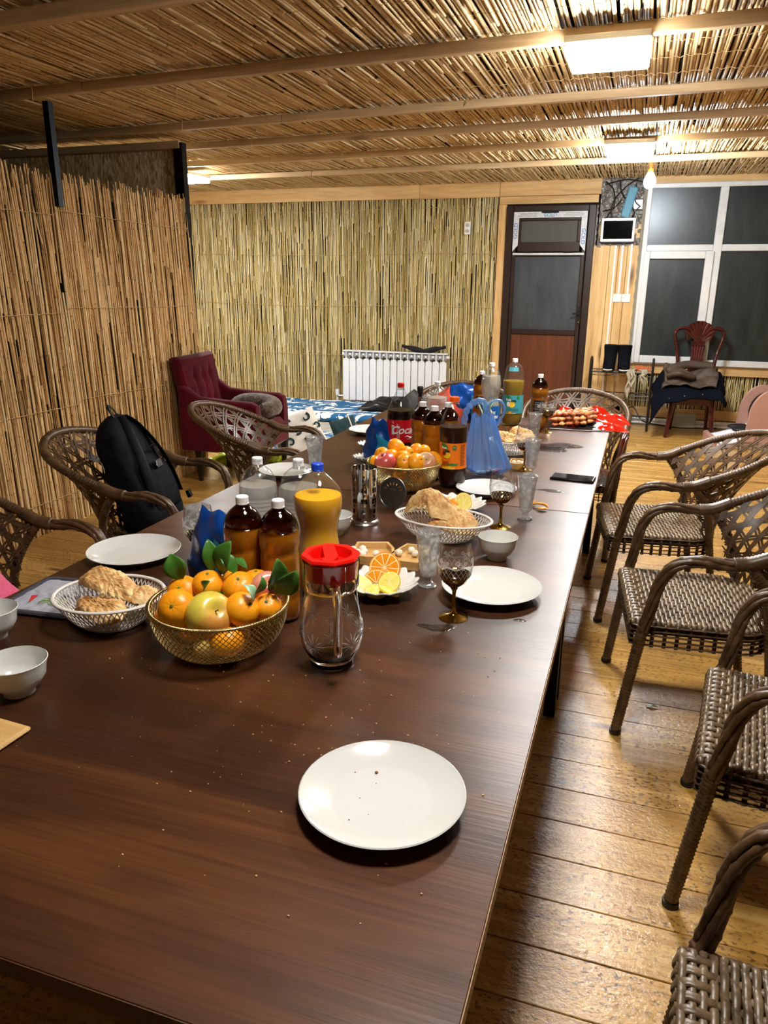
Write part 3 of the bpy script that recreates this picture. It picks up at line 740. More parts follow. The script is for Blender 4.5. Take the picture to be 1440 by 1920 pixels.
def make_chair(label):
    t = thing('wicker_armchair', label, 'chair', group='brown wicker armchairs around the tables')
    rim = resample(catmull(RIMP, 10), .0042)
    MB().tube(rim, [.0165 + (.0022 if i % 3 == 0 else 0) for i in range(len(rim))], 8).build('rim', m_wk, t, angle=180)
    legf = None
    for s in (-1, 1):
        arm = catmull([(.05, .272 * s, .40), (.07, .282 * s, .52), (.085, .29 * s, .59), (.12, .297 * s, .645), (.19, .302 * s, .668), (.27, .302 * s, .664), (.335, .298 * s, .672), (.37, .298 * s, .682)], 8)
        mb = MB()
        arm = resample(arm, .0085); n = len(arm)
        for k in range(5):
            pts = []
            for i, p in enumerate(arm):
                a = 2 * PI * k / 5 + i * .075
                T = (arm[min(i + 1, n - 1)] - arm[max(i - 1, 0)]).normalized(); N = Vector((0, 1, 0)); B = T.cross(N).normalized()
                q = .0118 * (1 if i < n - 4 else .9)
                pts.append(p + q * (math.cos(a) * N + math.sin(a) * B))
            mb.tube(pts, [.0086 + .0022 * ((i + 2 * k) % 6 == 0) for i in range(n)], 6)
        mb.build('arm', m_wk, t, angle=180)
        wr_ = resample([Vector(p) for p in catmull([(.285, .301 * s, .665), (.335, .298 * s, .672), (.40, .302 * s, .70)], 8)], .0055)
        MB().tube(wr_, [.0215 + (.0025 if i % 2 else 0) for i in range(len(wr_))], 10).build('binding', m_wk, t, angle=180)
        fl_ = resample([(.0, .262 * s, .012), (.05, .272 * s, .42)], .0042)
        MB().tube(fl_, [.0165 + (.0024 if i % 3 == 0 else 0) + .002 * i / len(fl_) for i in range(len(fl_))], 8).build('leg', m_wk, t, angle=180)
        rl_ = resample(catmull([(.335, .296 * s, .668), (.385, .285 * s, .60), (.42, .262 * s, .52), (.435, .25 * s, .44), (.455, .245 * s, .32), (.50, .238 * s, .012)], 8), .0042)
        MB().tube(rl_, [.0155 + (.0024 if i % 3 == 0 else 0) for i in range(len(rl_))], 8).build('leg', m_wk, t, angle=180)
        for (x, yv) in ((.0, .262 * s), (.50, .238 * s)):
            MB().lathe([(0, 0), (.019, 0), (.0205, .004), (.0205, .016), (0, .017)], 14).build('foot_cap', M('rubber_black', '#0b0b0c', .5), t, loc=(x, yv, 0))
    # seat: rounded trapezoid outline
    def half(x):  # half width of the seat at depth x
        if x < .04: return .235 + .02 * math.sin(x / .04 * PI / 2)
        if x < .36: return .255
        return .255 * math.sqrt(max(0, 1 - ((x - .36) / .135) ** 2 * .92))
    xs = [.02 + .016 * i for i in range(30)]
    out = [(x, half(x)) for x in xs] + [(x, -half(x)) for x in xs[::-1]]
    MB().prism(out, .385, .417).build('seat', m_wkd, t, smooth=False)
    mb = MB()
    for i, x in enumerate(xs):
        h = half(x)
        if h < .03: continue
        n = max(8, int(2 * h / .0065)); pts = []
        for k in range(n + 1):
            yv = -h + 2 * h * k / n; z = .4235 + .0036 * math.cos(2 * PI * yv / .052 + PI * i) - (.012 if k in (0, n) else 0)
            pts.append((x, yv, z))
        mb.tube(pts, .0076, 6, True, .5, (0, 0, 1))
    for k in range(-9, 10):
        yv = k * .026
        xa = [x for x in xs if half(x) > abs(yv)]
        if len(xa) > 3: mb.box(xa[0] - .01, xa[-1] + .004, yv - .007, yv + .007, .4185, .4225)
    o = mb.build('seat_weave', m_wk2, t, angle=180); o['kind'] = 'stuff'
    # apron: woven band round the seat
    mb = MB(); per = []
    P = [Vector((x, yv, 0)) for x, yv in out] ; P.append(P[0]); P = resample(P, .013)
    for lv in range(5):
        pts = [Vector((p.x + 0, p.y * (1.012 + .006 * math.cos(PI * i + PI * lv)), .345 + .017 * lv)) for i, p in enumerate(P)]
        mb.tube(pts, .0082, 4, False, .3, None)
    for i, p in enumerate(P[::3]): mb.box(p.x - .006, p.x + .006, p.y - .003, p.y + .003, .337, .42)
    # front roll over the edge
    o = mb.build('apron_weave', m_wk, t, angle=180); o['kind'] = 'stuff'
    for k in range(0, 1): 
        mb = MB()
        for j in range(-9, 10):
            yv = j * .0255
            mb.tube([(.07, yv, .424), (.03, yv, .427), (.012, yv, .418), (.008, yv, .40)], .010, 6, True, .4)
        mb.build('front_roll', m_wk2, t, angle=180)['kind'] = 'stuff'
    # open lattice back between rim and seat
    rimc = catmull(RIMP, 12); N = len(rimc)
    def top(u): 
        f = u * (N - 1); i = min(int(f), N - 2); return rimc[i].lerp(rimc[i + 1], f - i)
    def bot(u):
        a = -PI * .5 + PI * u; return Vector((.405 + .088 * math.cos(a), .245 * math.sin(a), .42))
    def surf(u, v, off=0):
        p = bot(u).lerp(top(u), v); b = .035 * math.sin(PI * v)
        rad = Vector((p.x - .35, p.y, 0)); rad = rad.normalized() if rad.length > 1e-4 else Vector((1, 0, 0))
        return p - rad * (b + off)
    mb = MB()
    def rib(pts, w, nrm=None):
        mb.tube(pts, w, 4, True, .25, None)
    def strip(path, w, off):
        L = []; 
        for (u, v) in path:
            p = surf(u, v, off); du = surf(min(u + .01, 1), v, off) - surf(max(u - .01, 0), v, off); dv = surf(u, min(v + .02, 1), off) - surf(u, max(v - .02, 0), off)
            L.append((p, du.cross(dv).normalized()))
        rings = []
        for i, (p, nn) in enumerate(L):
            T = (L[min(i + 1, len(L) - 1)][0] - L[max(i - 1, 0)][0]).normalized(); w_ = T.cross(nn).normalized()
            uu = path[i][0]; sc = max(.35, min(1, (surf(min(uu + .02, 1), path[i][1]) - surf(max(uu - .02, 0), path[i][1])).length / .034)); ww = w * sc
            rings.append([p + w_ * ww + nn * .0012, p - w_ * ww + nn * .0012, p - w_ * ww - nn * .0012, p + w_ * ww - nn * .0012])
        mb.loft(rings, True, True)
    for v in (.16, .34, .52, .70, .87):
        for dv in (-.017, .017): strip([(.03 + .94 * k / 40, v + dv + .006 * math.sin(k * 2.1)) for k in range(41)], .0052, .002)
    for j in range(-5, 19):
        for d in (-.008, .008):
            for sgn in (1, -1):
                u0 = j / 14 + d; path = []
                for k in range(13):
                    v = k / 12; u = u0 + sgn * .28 * v if sgn > 0 else 1 - (u0 + .28 * v)
                    if 0.01 <= u <= .99: path.append((u, v + 0))
                if len(path) > 2: strip(path, .0048, -.002 if sgn > 0 else .0055)
    o = mb.build('lattice_back', m_wk, t, angle=30); o['kind'] = 'stuff'
    return t
R_ = 'wicker armchair right of table, '
ch = make_chair(R_ + 'nearest the camera, only one arm in view'); ch.location = (.135, .86, 0); ch.rotation_euler = (0, 0, math.radians(-4))
for x, yv, a, lab in (
    (.245, 1.925, -7, R_ + 'second from camera, seat seen up close'),
    (.025, 2.665, 6, R_ + 'third from camera, middle of row'),
    (-.10, 3.57, 9, R_ + 'fourth from camera, whole lattice back in view'),
    (-.33, 4.12, 90, 'wicker armchair at the far end of the table behind the meat skewers'),
    (-1.02, 4.22, 94, 'wicker armchair at the far end of the table behind the orange plastic bag'),
    (-1.585, 1.76, 188, 'wicker armchair left of the table with a pink towel on it'),
    (-1.66, 2.75, 189, 'wicker armchair left of the table with the black backpack'),
    (-1.53, 3.70, 196, 'wicker armchair left of the table in front of the red armchair')):
    dup(ch, (x, yv, 0), math.radians(a), lab)

# ================================================================ backpack
m_bp = M('backpack_cloth', '#0d0e12', .75, c2='#16171c', nscale=30, bump=.15, bscale=300, bdist=.001, spec=.12)
m_bp2 = M('backpack_strap', '#08090b', .55, spec=.2)
def backpack():
    t = thing('backpack', 'black backpack leaning upright in a wicker armchair left of the table', 'backpack', (-2.0, 2.76, .432), rot=(0, -.36, math.radians(8)))
    def prof(u, v):
        a = 2 * PI * u; z = v * .52
        w = .165 * (1 - .12 * v) * (1 if v < .72 else math.sqrt(max(.004, 1 - ((v - .72) / .285) ** 2)))
        d = .105 * (1 - .35 * v) * (1 if v < .78 else math.sqrt(max(.004, 1 - ((v - .78) / .225) ** 2)))
        if v < .06: w *= .82 + 3 * v; d *= .82 + 3 * v
        c, s_ = math.cos(a), math.sin(a); pw = .62
        x = d * math.copysign(abs(c) ** pw, c); yv = w * math.copysign(abs(s_) ** pw, s_)
        n = .006 * math.sin(9 * z * 6 + 3 * a) + .005 * math.sin(a * 5 + z * 30)
        return (x * (1 + n * 4), yv * (1 + n * 2), z)
    MB().grid(prof, 40, 26).build('body', m_bp, t, angle=180)
    def pk(u, v):
        a = -PI / 2 + PI * u; z = .05 + v * .22; k = math.sin(PI * min(max(v, .02), .98)) ** .35
        return (.085 + .045 * math.cos(a) * k, .115 * math.sin(a) * (.9 + .1 * k), z)
    MB().grid(pk, 18, 10, .004).build('front_pocket', m_bp, t, angle=180)
    MB().tube(catmull([(.03, -.035, .50), (.02, -.035, .545), (.0, 0, .565), (.0, .03, .545), (.01, .035, .50)], 6), .009, 8, True, .45).build('top_handle', m_bp2, t)
    for s in (-1, 1):
        MB().tube(catmull([(.05, .02 * s, .50), (.075, .05 * s, .45), (.10, .085 * s, .34), (.108, .11 * s, .22), (.10, .125 * s, .10)], 8), .020, 6, True, .3).build('shoulder_strap', m_bp2, t)
    MB().tube(catmull([(.10, -.1, .30), (.122, -.03, .335), (.122, .03, .335), (.10, .1, .30)], 6), .0035, 5).build('zipper', m_bp2, t)
    z = MB().box(.128, .133, -.045, .01, .24, .275, .002).build('badge', M('badge_dark', '#22242a', .4), t)
    MB().tube([(.135, -.04, .27), (.138, -.055, .25)], .003, 6).build('zip_pull', M('chrome', '#b8b8bc', .2, 1), t)
    b = MB().box(.11, .13, .13, .155, .05, .085, .003).build('buckle', m_steel, t)
backpack()

# pink towel on the first left chair
o = MB().grid(lambda u, v: (-1.93 + .30 * u + .01 * math.sin(v * 9), 1.50 + .30 * v + .02 * math.sin(u * 5), .455 + .235 * math.exp(-((u - .35) / .36) ** 2) * math.exp(-((v - .3) / .42) ** 2) + .012 * math.sin(u * 14) * math.sin(v * 11)), 26, 24, .012).build('towel', M('pink_towel', '#d12a5e', .95, c2='#e0527f', nscale=60, bump=.6, bscale=400, bdist=.003, sheen=.5), angle=180)
tag(o, 'crumpled pink terry towel on the wicker armchair at the left edge', 'towel')

# ================================================================ red armchair with cat
m_red = M('red_velvet', '#5a0518', .9, c2='#420310', nscale=4, spec=.1, sheen=.15, bump=.1, bscale=300, bdist=.001)
def red_chair():
    t = thing('armchair', 'dark red velvet armchair with buttoned back and a sleeping cat', 'armchair', (-2.90, 5.15, 0), math.radians(4))
    # local: front +x
    MB().box(-.27, .29, -.28, .28, .24, .37, .03).build('base', m_red, t)
    MB().box(-.20, .30, -.20, .20, .37, .455, .035).build('seat', m_red, t)
    def bk(u, v):
        yv = -.265 + .53 * u; z = .30 + .62 * v; dim = 0
        for by in (-.12, 0, .12):
            for bz in (.60, .78): dim += .022 * math.exp(-(((yv - by) / .03) ** 2 + ((z - bz) / .03) ** 2))
            dim += .009 * math.exp(-((yv - by) / .016) ** 2) * (.4 < v < .9)
        return (-.21 - .13 * v - dim + .02 * math.sin(PI * u), yv, z)
    rings = []
    def fr_(u, v): return bk(u, v)
    mb = MB().grid(fr_, 44, 34)
    mb.grid(lambda u, v: (-.30 - .13 * v, .265 - .53 * u, .30 + .62 * v), 8, 8)
    def rim_(u, v):
        # rounded border joining front and back
        s = u * 4; k = int(min(s, 3.999)); f = s - k
        e = [(0, 0), (1, 0), (1, 1), (0, 1), (0, 0)]; a = e[k]; b = e[k + 1]; uu = a[0] + (b[0] - a[0]) * f; vv = a[1] + (b[1] - a[1]) * f
        p = Vector(bk(uu, vv)); q = Vector((-.30 - .13 * vv, -.265 + .53 * uu, .30 + .62 * vv)); r = p.lerp(q, v)
        o_ = .02 * math.sin(PI * v); return (r.x, r.y + o_ * (2 * uu - 1), r.z + o_ * (2 * vv - 1))
    mb.grid(rim_, 80, 6); mb.build('backrest', m_red, t, angle=180)
    for by in (-.12, 0, .12):
        for bz in (.60, .78):
            p = bk((by + .265) / .53, (bz - .30) / .62); MB().sphere((p[0] + .004, p[1], p[2]), .010, .5, 1, 1, 10, 6).build('button', m_red, t)
    for s in (-1, 1):
        w0, w1 = .262 * s - .042, .262 * s + .042
        mb = MB(); rings = []
        for x, zt in ((-.35, .74), (-.31, .73), (-.2, .655), (0, .64), (.22, .63), (.265, .61), (.275, .56)):
            r = []; e = .02 if -.33 < x < .27 else .0
            for (yy, zz) in ((w0, .25), (w0, zt - .03), (w0 + .012, zt - .008), (w0 + .03, zt), (w1 - .03, zt), (w1 - .012, zt - .008), (w1, zt - .03), (w1, .25)): r.append((x, yy, zz))
            rings.append(r)
        mb.loft(rings, True, True).build('armrest', m_red, t, angle=50)
        for x in (-.24, .26):
            MB().loft([[(x + a * w, .245 * s + b * w, z) for a, b in ((-1, -1), (1, -1), (1, 1), (-1, 1))] for z, w in ((0, .014), (.25, .024))], True, True).build('leg', M('black_leg', '#0e0a09', .35), t, smooth=False)
red_chair()
def cat():
    m = NT('tabby_fur'); v = m.coords((1, 1, 1))
    c = m.ramp(m.noise(v, 22, 4, .7, 1.5), [(.40, '#120c07'), (.5, '#3c2a18'), (.64, '#76552f')]); m.set(Base_Color=c, Roughness=.9, Sheen_Weight=.4); m.bump(m.noise(v, 160, 3), .9, .006)
    t = thing('cat', 'tabby cat curled up asleep on the red armchair', 'cat', (-2.80, 5.20, .452), math.radians(10))
    bd = Vector((0, 0, 0))
    # one continuous curled body: thick tube bent into a C, head tucked at the end
    pts = []; rad = []
    for k in range(26):
        f = k / 25; a = math.radians(200 - 265 * f); r = .125
        pts.append((r * math.cos(a) * 1.15, r * math.sin(a) * .95, .075 + .018 * math.sin(PI * f)))
        rad.append([.035, .05, .068, .082, .092, .097, .099, .1, .1, .098, .096, .094, .092, .09, .087, .084, .08, .075, .07, .064, .06, .062, .064, .062, .052, .03][k])
    MB().tube(pts, rad, 20, True, .95).build('body', m.m, t, angle=180)
    hx, hy = pts[-3][0], pts[-3][1]
    hd = MB().sphere((hx + .01, hy - .012, .075), .058, 1.08, .95, .88, 18, 14, lambda d: 1 + .12 * max(0, d.x) ** 4).build('head', m.m, t, angle=180)
    for s in (-1, 1):
        MB().loft([[(hx - .005 + .016 * math.cos(q), hy - .012 + s * .034 + .013 * math.sin(q), .112) for q in (0, 1.57, 3.14, 4.71)], [(hx - .004, hy - .012 + s * .042, .148)] * 4], True, True).build('ear', m.m, t)
        MB().sphere((hx + .06, hy - .012 + s * .022, .085), .007, .6, 1.3, .35, 8, 6).build('closed_eye', M('cat_dark', '#0f0b08', .4), hd)
    MB().sphere((hx + .073, hy - .012, .066), .006, 1, 1.2, .8, 8, 6).build('nose', M('cat_nose', '#7a4a3e', .5), hd)
    MB().tube(catmull([(-.13, -.02, .05), (-.10, -.13, .04), (0, -.165, .035), (.10, -.13, .035), (.14, -.06, .04)], 6), [.022 - .0004 * i for i in range(25)], 10).build('tail', m.m, t, angle=180)
    for s in (0, 1): MB().sphere((.12, -.04 + .035 * s, .03), .024, 1.5, 1, .8, 12, 8).build('paw', m.m, t)
cat()

# ================================================================ radiator
def radiator():
    t = thing('radiator', 'white fifteen-section radiator under the reed wall', 'radiator', (-2.745, YB - .10, .09))
    mw = M('radiator_white', '#e3e8ee', .35); n = 15; p = 1.29 / n
    for i in range(n):
        x = -.645 + p * (i + .5)
        s = MB(); s.box(x - p * .46, x + p * .46, -.045, -.038, .0, .485, .004)
        rings = [[(x + dx, yv, z) for dx, z in [(p * .46 * math.cos(a), .485 + .022 * math.sin(a)) for a in [PI * k / 8 for k in range(9)]]] for yv in (-.0445, -.038)]
        s.loft(rings, True, True); s.box(x - .005, x + .005, -.04, .04, .02, .59); s.build('section', mw, t)
        MB().box(x - p * .4, x + p * .4, -.02, .03, .52, .575, .004).build('fin', M('radiator_grey', '#9ea1a4', .45), t)
    MB().box(-.645, .645, -.04, .04, .582, .597, .004).build('top_rail', mw, t)
    MB().tube([(-.66, 0, .55), (.665, 0, .55)], .02, 12).build('collector', mw, t); MB().tube([(-.66, 0, .04), (.66, 0, .04)], .018, 12).build('collector', mw, t)
    v = MB().tube([(-.65, 0, .04), (-.74, 0, .04)], .016, 10).build('valve', M('chrome', '#b8b8bc', .2, 1), t)
    MB().lathe([(0, 0), (.02, 0), (.022, .05), (.018, .07), (0, .072)], 14, (-.735, 0, .05)).build('valve_knob', mw, v)
    MB().tube([(-.735, 0, .04), (-.735, 0, -.09)], .012, 10).build('supply_pipe', mw, t)
radiator()
def boot(name, L, Hh, mat, sole, parent, loc, rz, shaft=.055, rot=None):
    b = bpy.data.objects.new(name, None); 
    return b
# boots lying on the radiator
m_shoe = M('black_suede', '#0c0c10', .8)
for i, (x, rz, lab) in enumerate(((-2.52, 0, 'left one of the pair of black slippers drying on the radiator'), (-2.26, PI, 'right one of the pair of black slippers drying on the radiator'))):
    t = thing('slipper', lab, 'shoe', (x, YB - .10, .688), rz, group='slippers on the radiator')
    sl = [(-.13, .09, .034), (-.08, .078, .036), (0, .06, .036), (.07, .045, .04), (.12, .03, .034), (.132, .02, .02)]
    rings = [[(px, w * math.cos(a), pz - .02 + .026 * math.sin(a) * (1.3 if px > -.02 else .7)) for a in [2 * PI * k / 14 for k in range(14)]] for px, pz, w in sl]
    MB().loft(rings, True, True).build('upper', m_shoe, t, angle=180)
    MB().tube(catmull([(-.13, 0, .066), (0, 0, .035), (.125, 0, .002 + .01)], 5), .03, 8, True, .25, (0, 0, 1)).build('sole', M('sole_dark', '#17171a', .7), t)
# ================================================================ quilts and cushions on the floor
def quilt_mat(name, base, patt, scl=9):
    t = NT(name); v = t.coords((1, 1, 1))
    n = t.noise(v, scl, 2, .5, 2.5); c = t.ramp(n, [(.50, base), (.515, patt)])
    w = t.add('ShaderNodeTexWave', wave_type='BANDS', bands_direction='Y'); w.inputs['Scale'].default_value = 1.1; w.inputs['Distortion'].default_value = 0; t.l(v, w.inputs['Vector'])
    c = t.mix(t.ramp(w.outputs[0], [(.12, (1, 1, 1)), (.16, (0, 0, 0))]), c, base)
    t.set(Base_Color=c, Roughness=.85); MATS[name] = t.m; return t.m
m_quilt = quilt_mat('blue_quilt', '#0d5c8e', '#dfe5e4', 4.2)
def quilt(label, x0, x1, y0, y1, z, h, amp=.006, sd=0):
    a, b = (x1 - x0) / 2, (y1 - y0) / 2
    def f(u, v):
        ex = min(u, 1 - u) * 2 * a; ey = min(v, 1 - v) * 2 * b; e = min(ex, ey, .07) / .07
        return (-a + 2 * a * u + .02 * math.sin(v * 7 + sd), -b + 2 * b * v + .02 * math.sin(u * 9 + sd), h * math.sqrt(max(.02, 1 - (1 - e) ** 2)) + amp * math.sin(u * 17 + sd) * math.sin(v * 13) + .004)
    o = MB().grid(f, 48, 30, .004).build('floor_quilt', m_quilt, loc=((x0 + x1) / 2, (y0 + y1) / 2, z), angle=180)
    tag(o, label, 'quilt'); return o
quilt('blue and white patterned quilt along the back wall under the radiator', -4.9, -2.55, 7.5, 8.52, 0, .09)
quilt('blue and white quilt on the floor under the red armchair', -4.6, -2.25, 5.80, 6.75, 0, .07, sd=2)
o = MB().grid(lambda u, v: (-4.6 + 2.5 * u, 6.8 + .68 * v, .014 + .003 * math.sin(u * 20)), 20, 10, .012).build('grey_rug', M('grey_rug', '#a7a59c', .95, c2='#8f8d84', nscale=40, bump=.3, bscale=300), angle=180)
tag(o, 'pale grey rug between the two blue quilts', 'rug')
def pillow(name, mat, label, loc, rot, w, d, h, trim=None, cat='cushion'):
    t = thing(name, label, cat, loc, rot=rot)
    def f(top):
        def g(u, v):
            x = (u - .5) * 2; yv = (v - .5) * 2; k = max(0, (1 - x ** 4)) ** .5 * max(0, (1 - yv ** 4)) ** .5
            s = 1 - .07 * (1 - abs(x)) * (abs(yv) ** 3); s2 = 1 - .07 * (1 - abs(yv)) * abs(x) ** 3
            return (x * w / 2 * s2, yv * d / 2 * s, (h / 2 if top else -h / 2) * k + .004 * math.sin(x * 9) * math.sin(yv * 8))
        return g
    MB().grid(f(True), 22, 22).grid(lambda u, v: f(False)(1 - u, v), 22, 22).build('cover', mat, t, angle=180)
    return t
m_wc = M('white_cushion', '#d9d6cb', .9); m_teal = M('teal_cloth', '#12353a', .85)
t = pillow('cushion', m_wc, 'white cushion with dark teal scroll ornament behind the wicker armchair', (-2.62, 5.60, .26), (math.radians(50), math.radians(-18), math.radians(38)), .42, .40, .15)
for k, (cx, cy, s, turn) in enumerate(((-.08, .10, .05, 1), (.10, .09, .045, -1), (-.1, -.08, .045, -1), (.08, -.09, .05, 1), (0, .0, .035, 1), (.16, 0, .03, 1), (-.17, .01, .03, -1))):
    pts = []
    for q in range(30):
        a = q / 29 * 4.6 * turn; r = s * (1 - q / 36); x = cx + r * math.cos(a + k); yv = cy + r * math.sin(a + k)
        X = x / .23; Y = yv / .21; kk = max(0, 1 - X ** 4) ** .5 * max(0, 1 - Y ** 4) ** .5
        pts.append((x, yv, .08 * kk + .004))
    MB().tube(pts, [.010 * (1 - .7 * q / 29) + .002 for q in range(30)], 5, True, .3, (0, 0, 1)).build('ornament', m_teal, t, label='dark teal scroll')
t = pillow('cushion', m_teal, 'dark teal cushion with white piping beside the white ornamented cushion', (-2.30, 5.90, .20), (math.radians(50), math.radians(-14), math.radians(30)), .22, .40, .14)
MB().tube([(.06, -.2 + .4 * k / 12, .05 * math.sqrt(max(0, 1 - ((k - 6) / 6.2) ** 2)) + .022) for k in range(13)], .006, 6).build('piping', m_wc, t)
# dark leather jacket lying on the quilt
def crumple(name, mat, label, cat, cx, cy, z, w, d, h, seed, thick=.01, nu=34, nv=28, edge=.45, group=None, rough=1.0):
    q = random.Random(seed); ph = [q.uniform(0, 6.3) for _ in range(8)]
    def f(u, v):
        x = (u - .5) * 2; yv = (v - .5) * 2; r = math.hypot(x, yv)
        k = max(0., 1 - max(abs(x), abs(yv)) ** 4) ** edge
        wob = 1 + .12 * math.sin(3 * math.atan2(yv, x) + ph[0]) + .08 * math.sin(5 * math.atan2(yv, x) + ph[1])
        n = math.sin(x * 5 + ph[2] + 1.5 * math.sin(yv * 4 + ph[3])) * .5 + math.sin(yv * 7 + ph[4] + 1.7 * math.sin(x * 5 + ph[5])) * .35 + .15 * math.sin(x * 15 + yv * 13 + ph[6])
        return (x * w / 2 * wob, yv * d / 2 * wob, max(.006, h * k * (.62 + .4 * rough * n)) + thick)
    o = MB().grid(f, nu, nv, thick).build(name, mat, loc=(cx, cy, z), angle=180)
    return tag(o, label, cat, group)
crumple('leather_jacket', M('black_leather', '#07080b', .4), 'black leather jacket lying on the end of the blue quilt', 'jacket', -2.55, 8.05, .10, .75, .42, .13, 3)
# lime bag
o = crumple('plastic_bag', M('lime_plastic', '#b7d318', .35, trans=.25, c2='#cfe63a', nscale=12), 'lime green plastic bag on the floor by the red armchair legs', 'bag', -3.16, 5.52, 0.0, .42, .30, .12, 8, .003)
crumple('plastic_bag', MATS['lime_plastic'], 'small lime green bag on the floor behind the middle left wicker armchair', 'bag', -2.86, 5.68, 0.0, .22, .2, .11, 12, .003)

# ================================================================ shoe rack, boots, cloths
m_rack = M('black_wire', '#0d0d0e', .45)
def rack():
    t = thing('shoe_rack', 'black wire shoe rack under the window holding boots and gloves', 'shoe rack', (-.16, 8.35, 0))
    for s in (-1, 1):
        pts = catmull([(.31 * s, -.13, 0), (.31 * s, -.13, .60), (.31 * s, -.10, .70), (.31 * s, .0, .735), (.31 * s, .10, .70), (.31 * s, .13, .60), (.31 * s, .13, 0)], 6)
        MB().tube(pts, .011, 8).build('side_frame', m_rack, t)
    for z in (.60, .36, .12):
        mb = MB()
        for yv in (-.13, .13, -.10, .10): mb.tube([(-.31, yv, z), (.31, yv, z)], .004, 6)
        for yv in (-.13, .13): mb.tube([(-.31, yv, z - .035), (.31, yv, z - .035)], .004, 6); mb.tube([(-.31 + .62 * k / 40, yv, z - .035 * (k % 2)) for k in range(41)], .0022, 4)
        for k in range(13): mb.tube([(-.30 + .05 * k, -.13, z + .003), (-.30 + .05 * k, .13, z + .003)], .0025, 5)
        mb.build('shelf', m_rack, t)
rack()
def boots():
    m = M('boot_cloth', '#08090e', .9, c2='#0e0f14', spec=.1, nscale=20, bump=.2, bscale=90, bdist=.004)
    for i, (x, lab) in enumerate(((-.285, 'left of the pair of black winter boots on the shoe rack'), (-.145, 'right of the pair of black winter boots on the shoe rack'))):
        t = thing('winter_boot', lab, 'boot', (x, 8.36, .606), group='black boots on the rack', rz=-.06 + .12 * i)
        S_ = [(.015, .058, .135, -.065), (.05, .060, .125, -.055), (.085, .060, .09, -.02), (.13, .061, .068, .008), (.19, .064, .064, .012), (.22, .067, .068, .012), (.245, .069, .07, .012), (.26, .066, .066, .012)]
        rings = []
        for z, w, d, c in S_: rings.append([(w * 1.06 * math.cos(a), c + d * math.sin(a), z) for a in [2 * PI * k / 18 for k in range(18)]])
        MB().loft(rings, True, True).build('shaft', m, t, angle=180)
        MB().prism([(.060 * math.cos(a), -.065 + .14 * math.sin(a)) for a in [2 * PI * k / 18 for k in range(18)]], 0, .016).build('sole', M('boot_sole', '#1d1d20', .6), t)
        MB().tube([(.060 * math.cos(a), -.065 + .14 * math.sin(a), .02) for a in [-2.4 + 1.6 * k / 8 for k in range(9)]], .006, 5).build('welt', m_white_pl, t, label='white welt')
boots()
def rag(name, mat, label, cat, x, yv, z, w, drop, seed, sp=.0):
    q = random.Random(seed); ph = [q.uniform(0, 6) for _ in range(5)]
    def f(u, v):
        a = v * (drop + .16)
        X = (u - .5) * w * (1 - .35 * v) + .012 * math.sin(v * 13 + ph[0])
        if a < .14: return (X, .13 - a * 1.1 - .0, .012 + .012 * math.sin(u * 15 + ph[1]) ** 2)
        return (X, -.015 - .02 * math.sin(u * 17 + ph[2]) * min(1, (a - .14) / .04) - .02, -(a - .14) * (.75 + .25 * math.sin(u * 5 + ph[3])))
    o = MB().grid(f, 20, 22, .003).build(name, mat, loc=(x, yv, z), angle=180); return tag(o, label, cat)
m_glove = M('dirty_white_cloth', '#b8ae98', .9, c2='#8f8672', nscale=20)
rag('work_glove', m_glove, 'dirty white cloth hanging down from the shoe rack', 'cloth', -.06, 8.22, .61, .10, .26, 1)
rag('work_glove', m_glove, 'second small grimy glove hanging beside the long white cloth', 'cloth', .06, 8.22, .605, .07, .10, 4)
crumple('work_glove', M('orange_glove', '#c2592a', .8, c2='#8c5a3a', nscale=14), 'orange work glove on the right end of the shoe rack', 'glove', .05, 8.36, .602, .17, .10, .06, 6, .006)
o = MB().tube(catmull([(-.3, 8.45, .3), (-.1, 8.42, .2), (.0, 8.40, .22), (.1, 8.35, .09), (.3, 8.48, .03), (.5, 8.45, .02), (.85, 8.5, .03)], 8), .007, 6).build('power_cable', m_cable); tag(o, 'thin black cable trailing from the rack along the wall', 'cable')

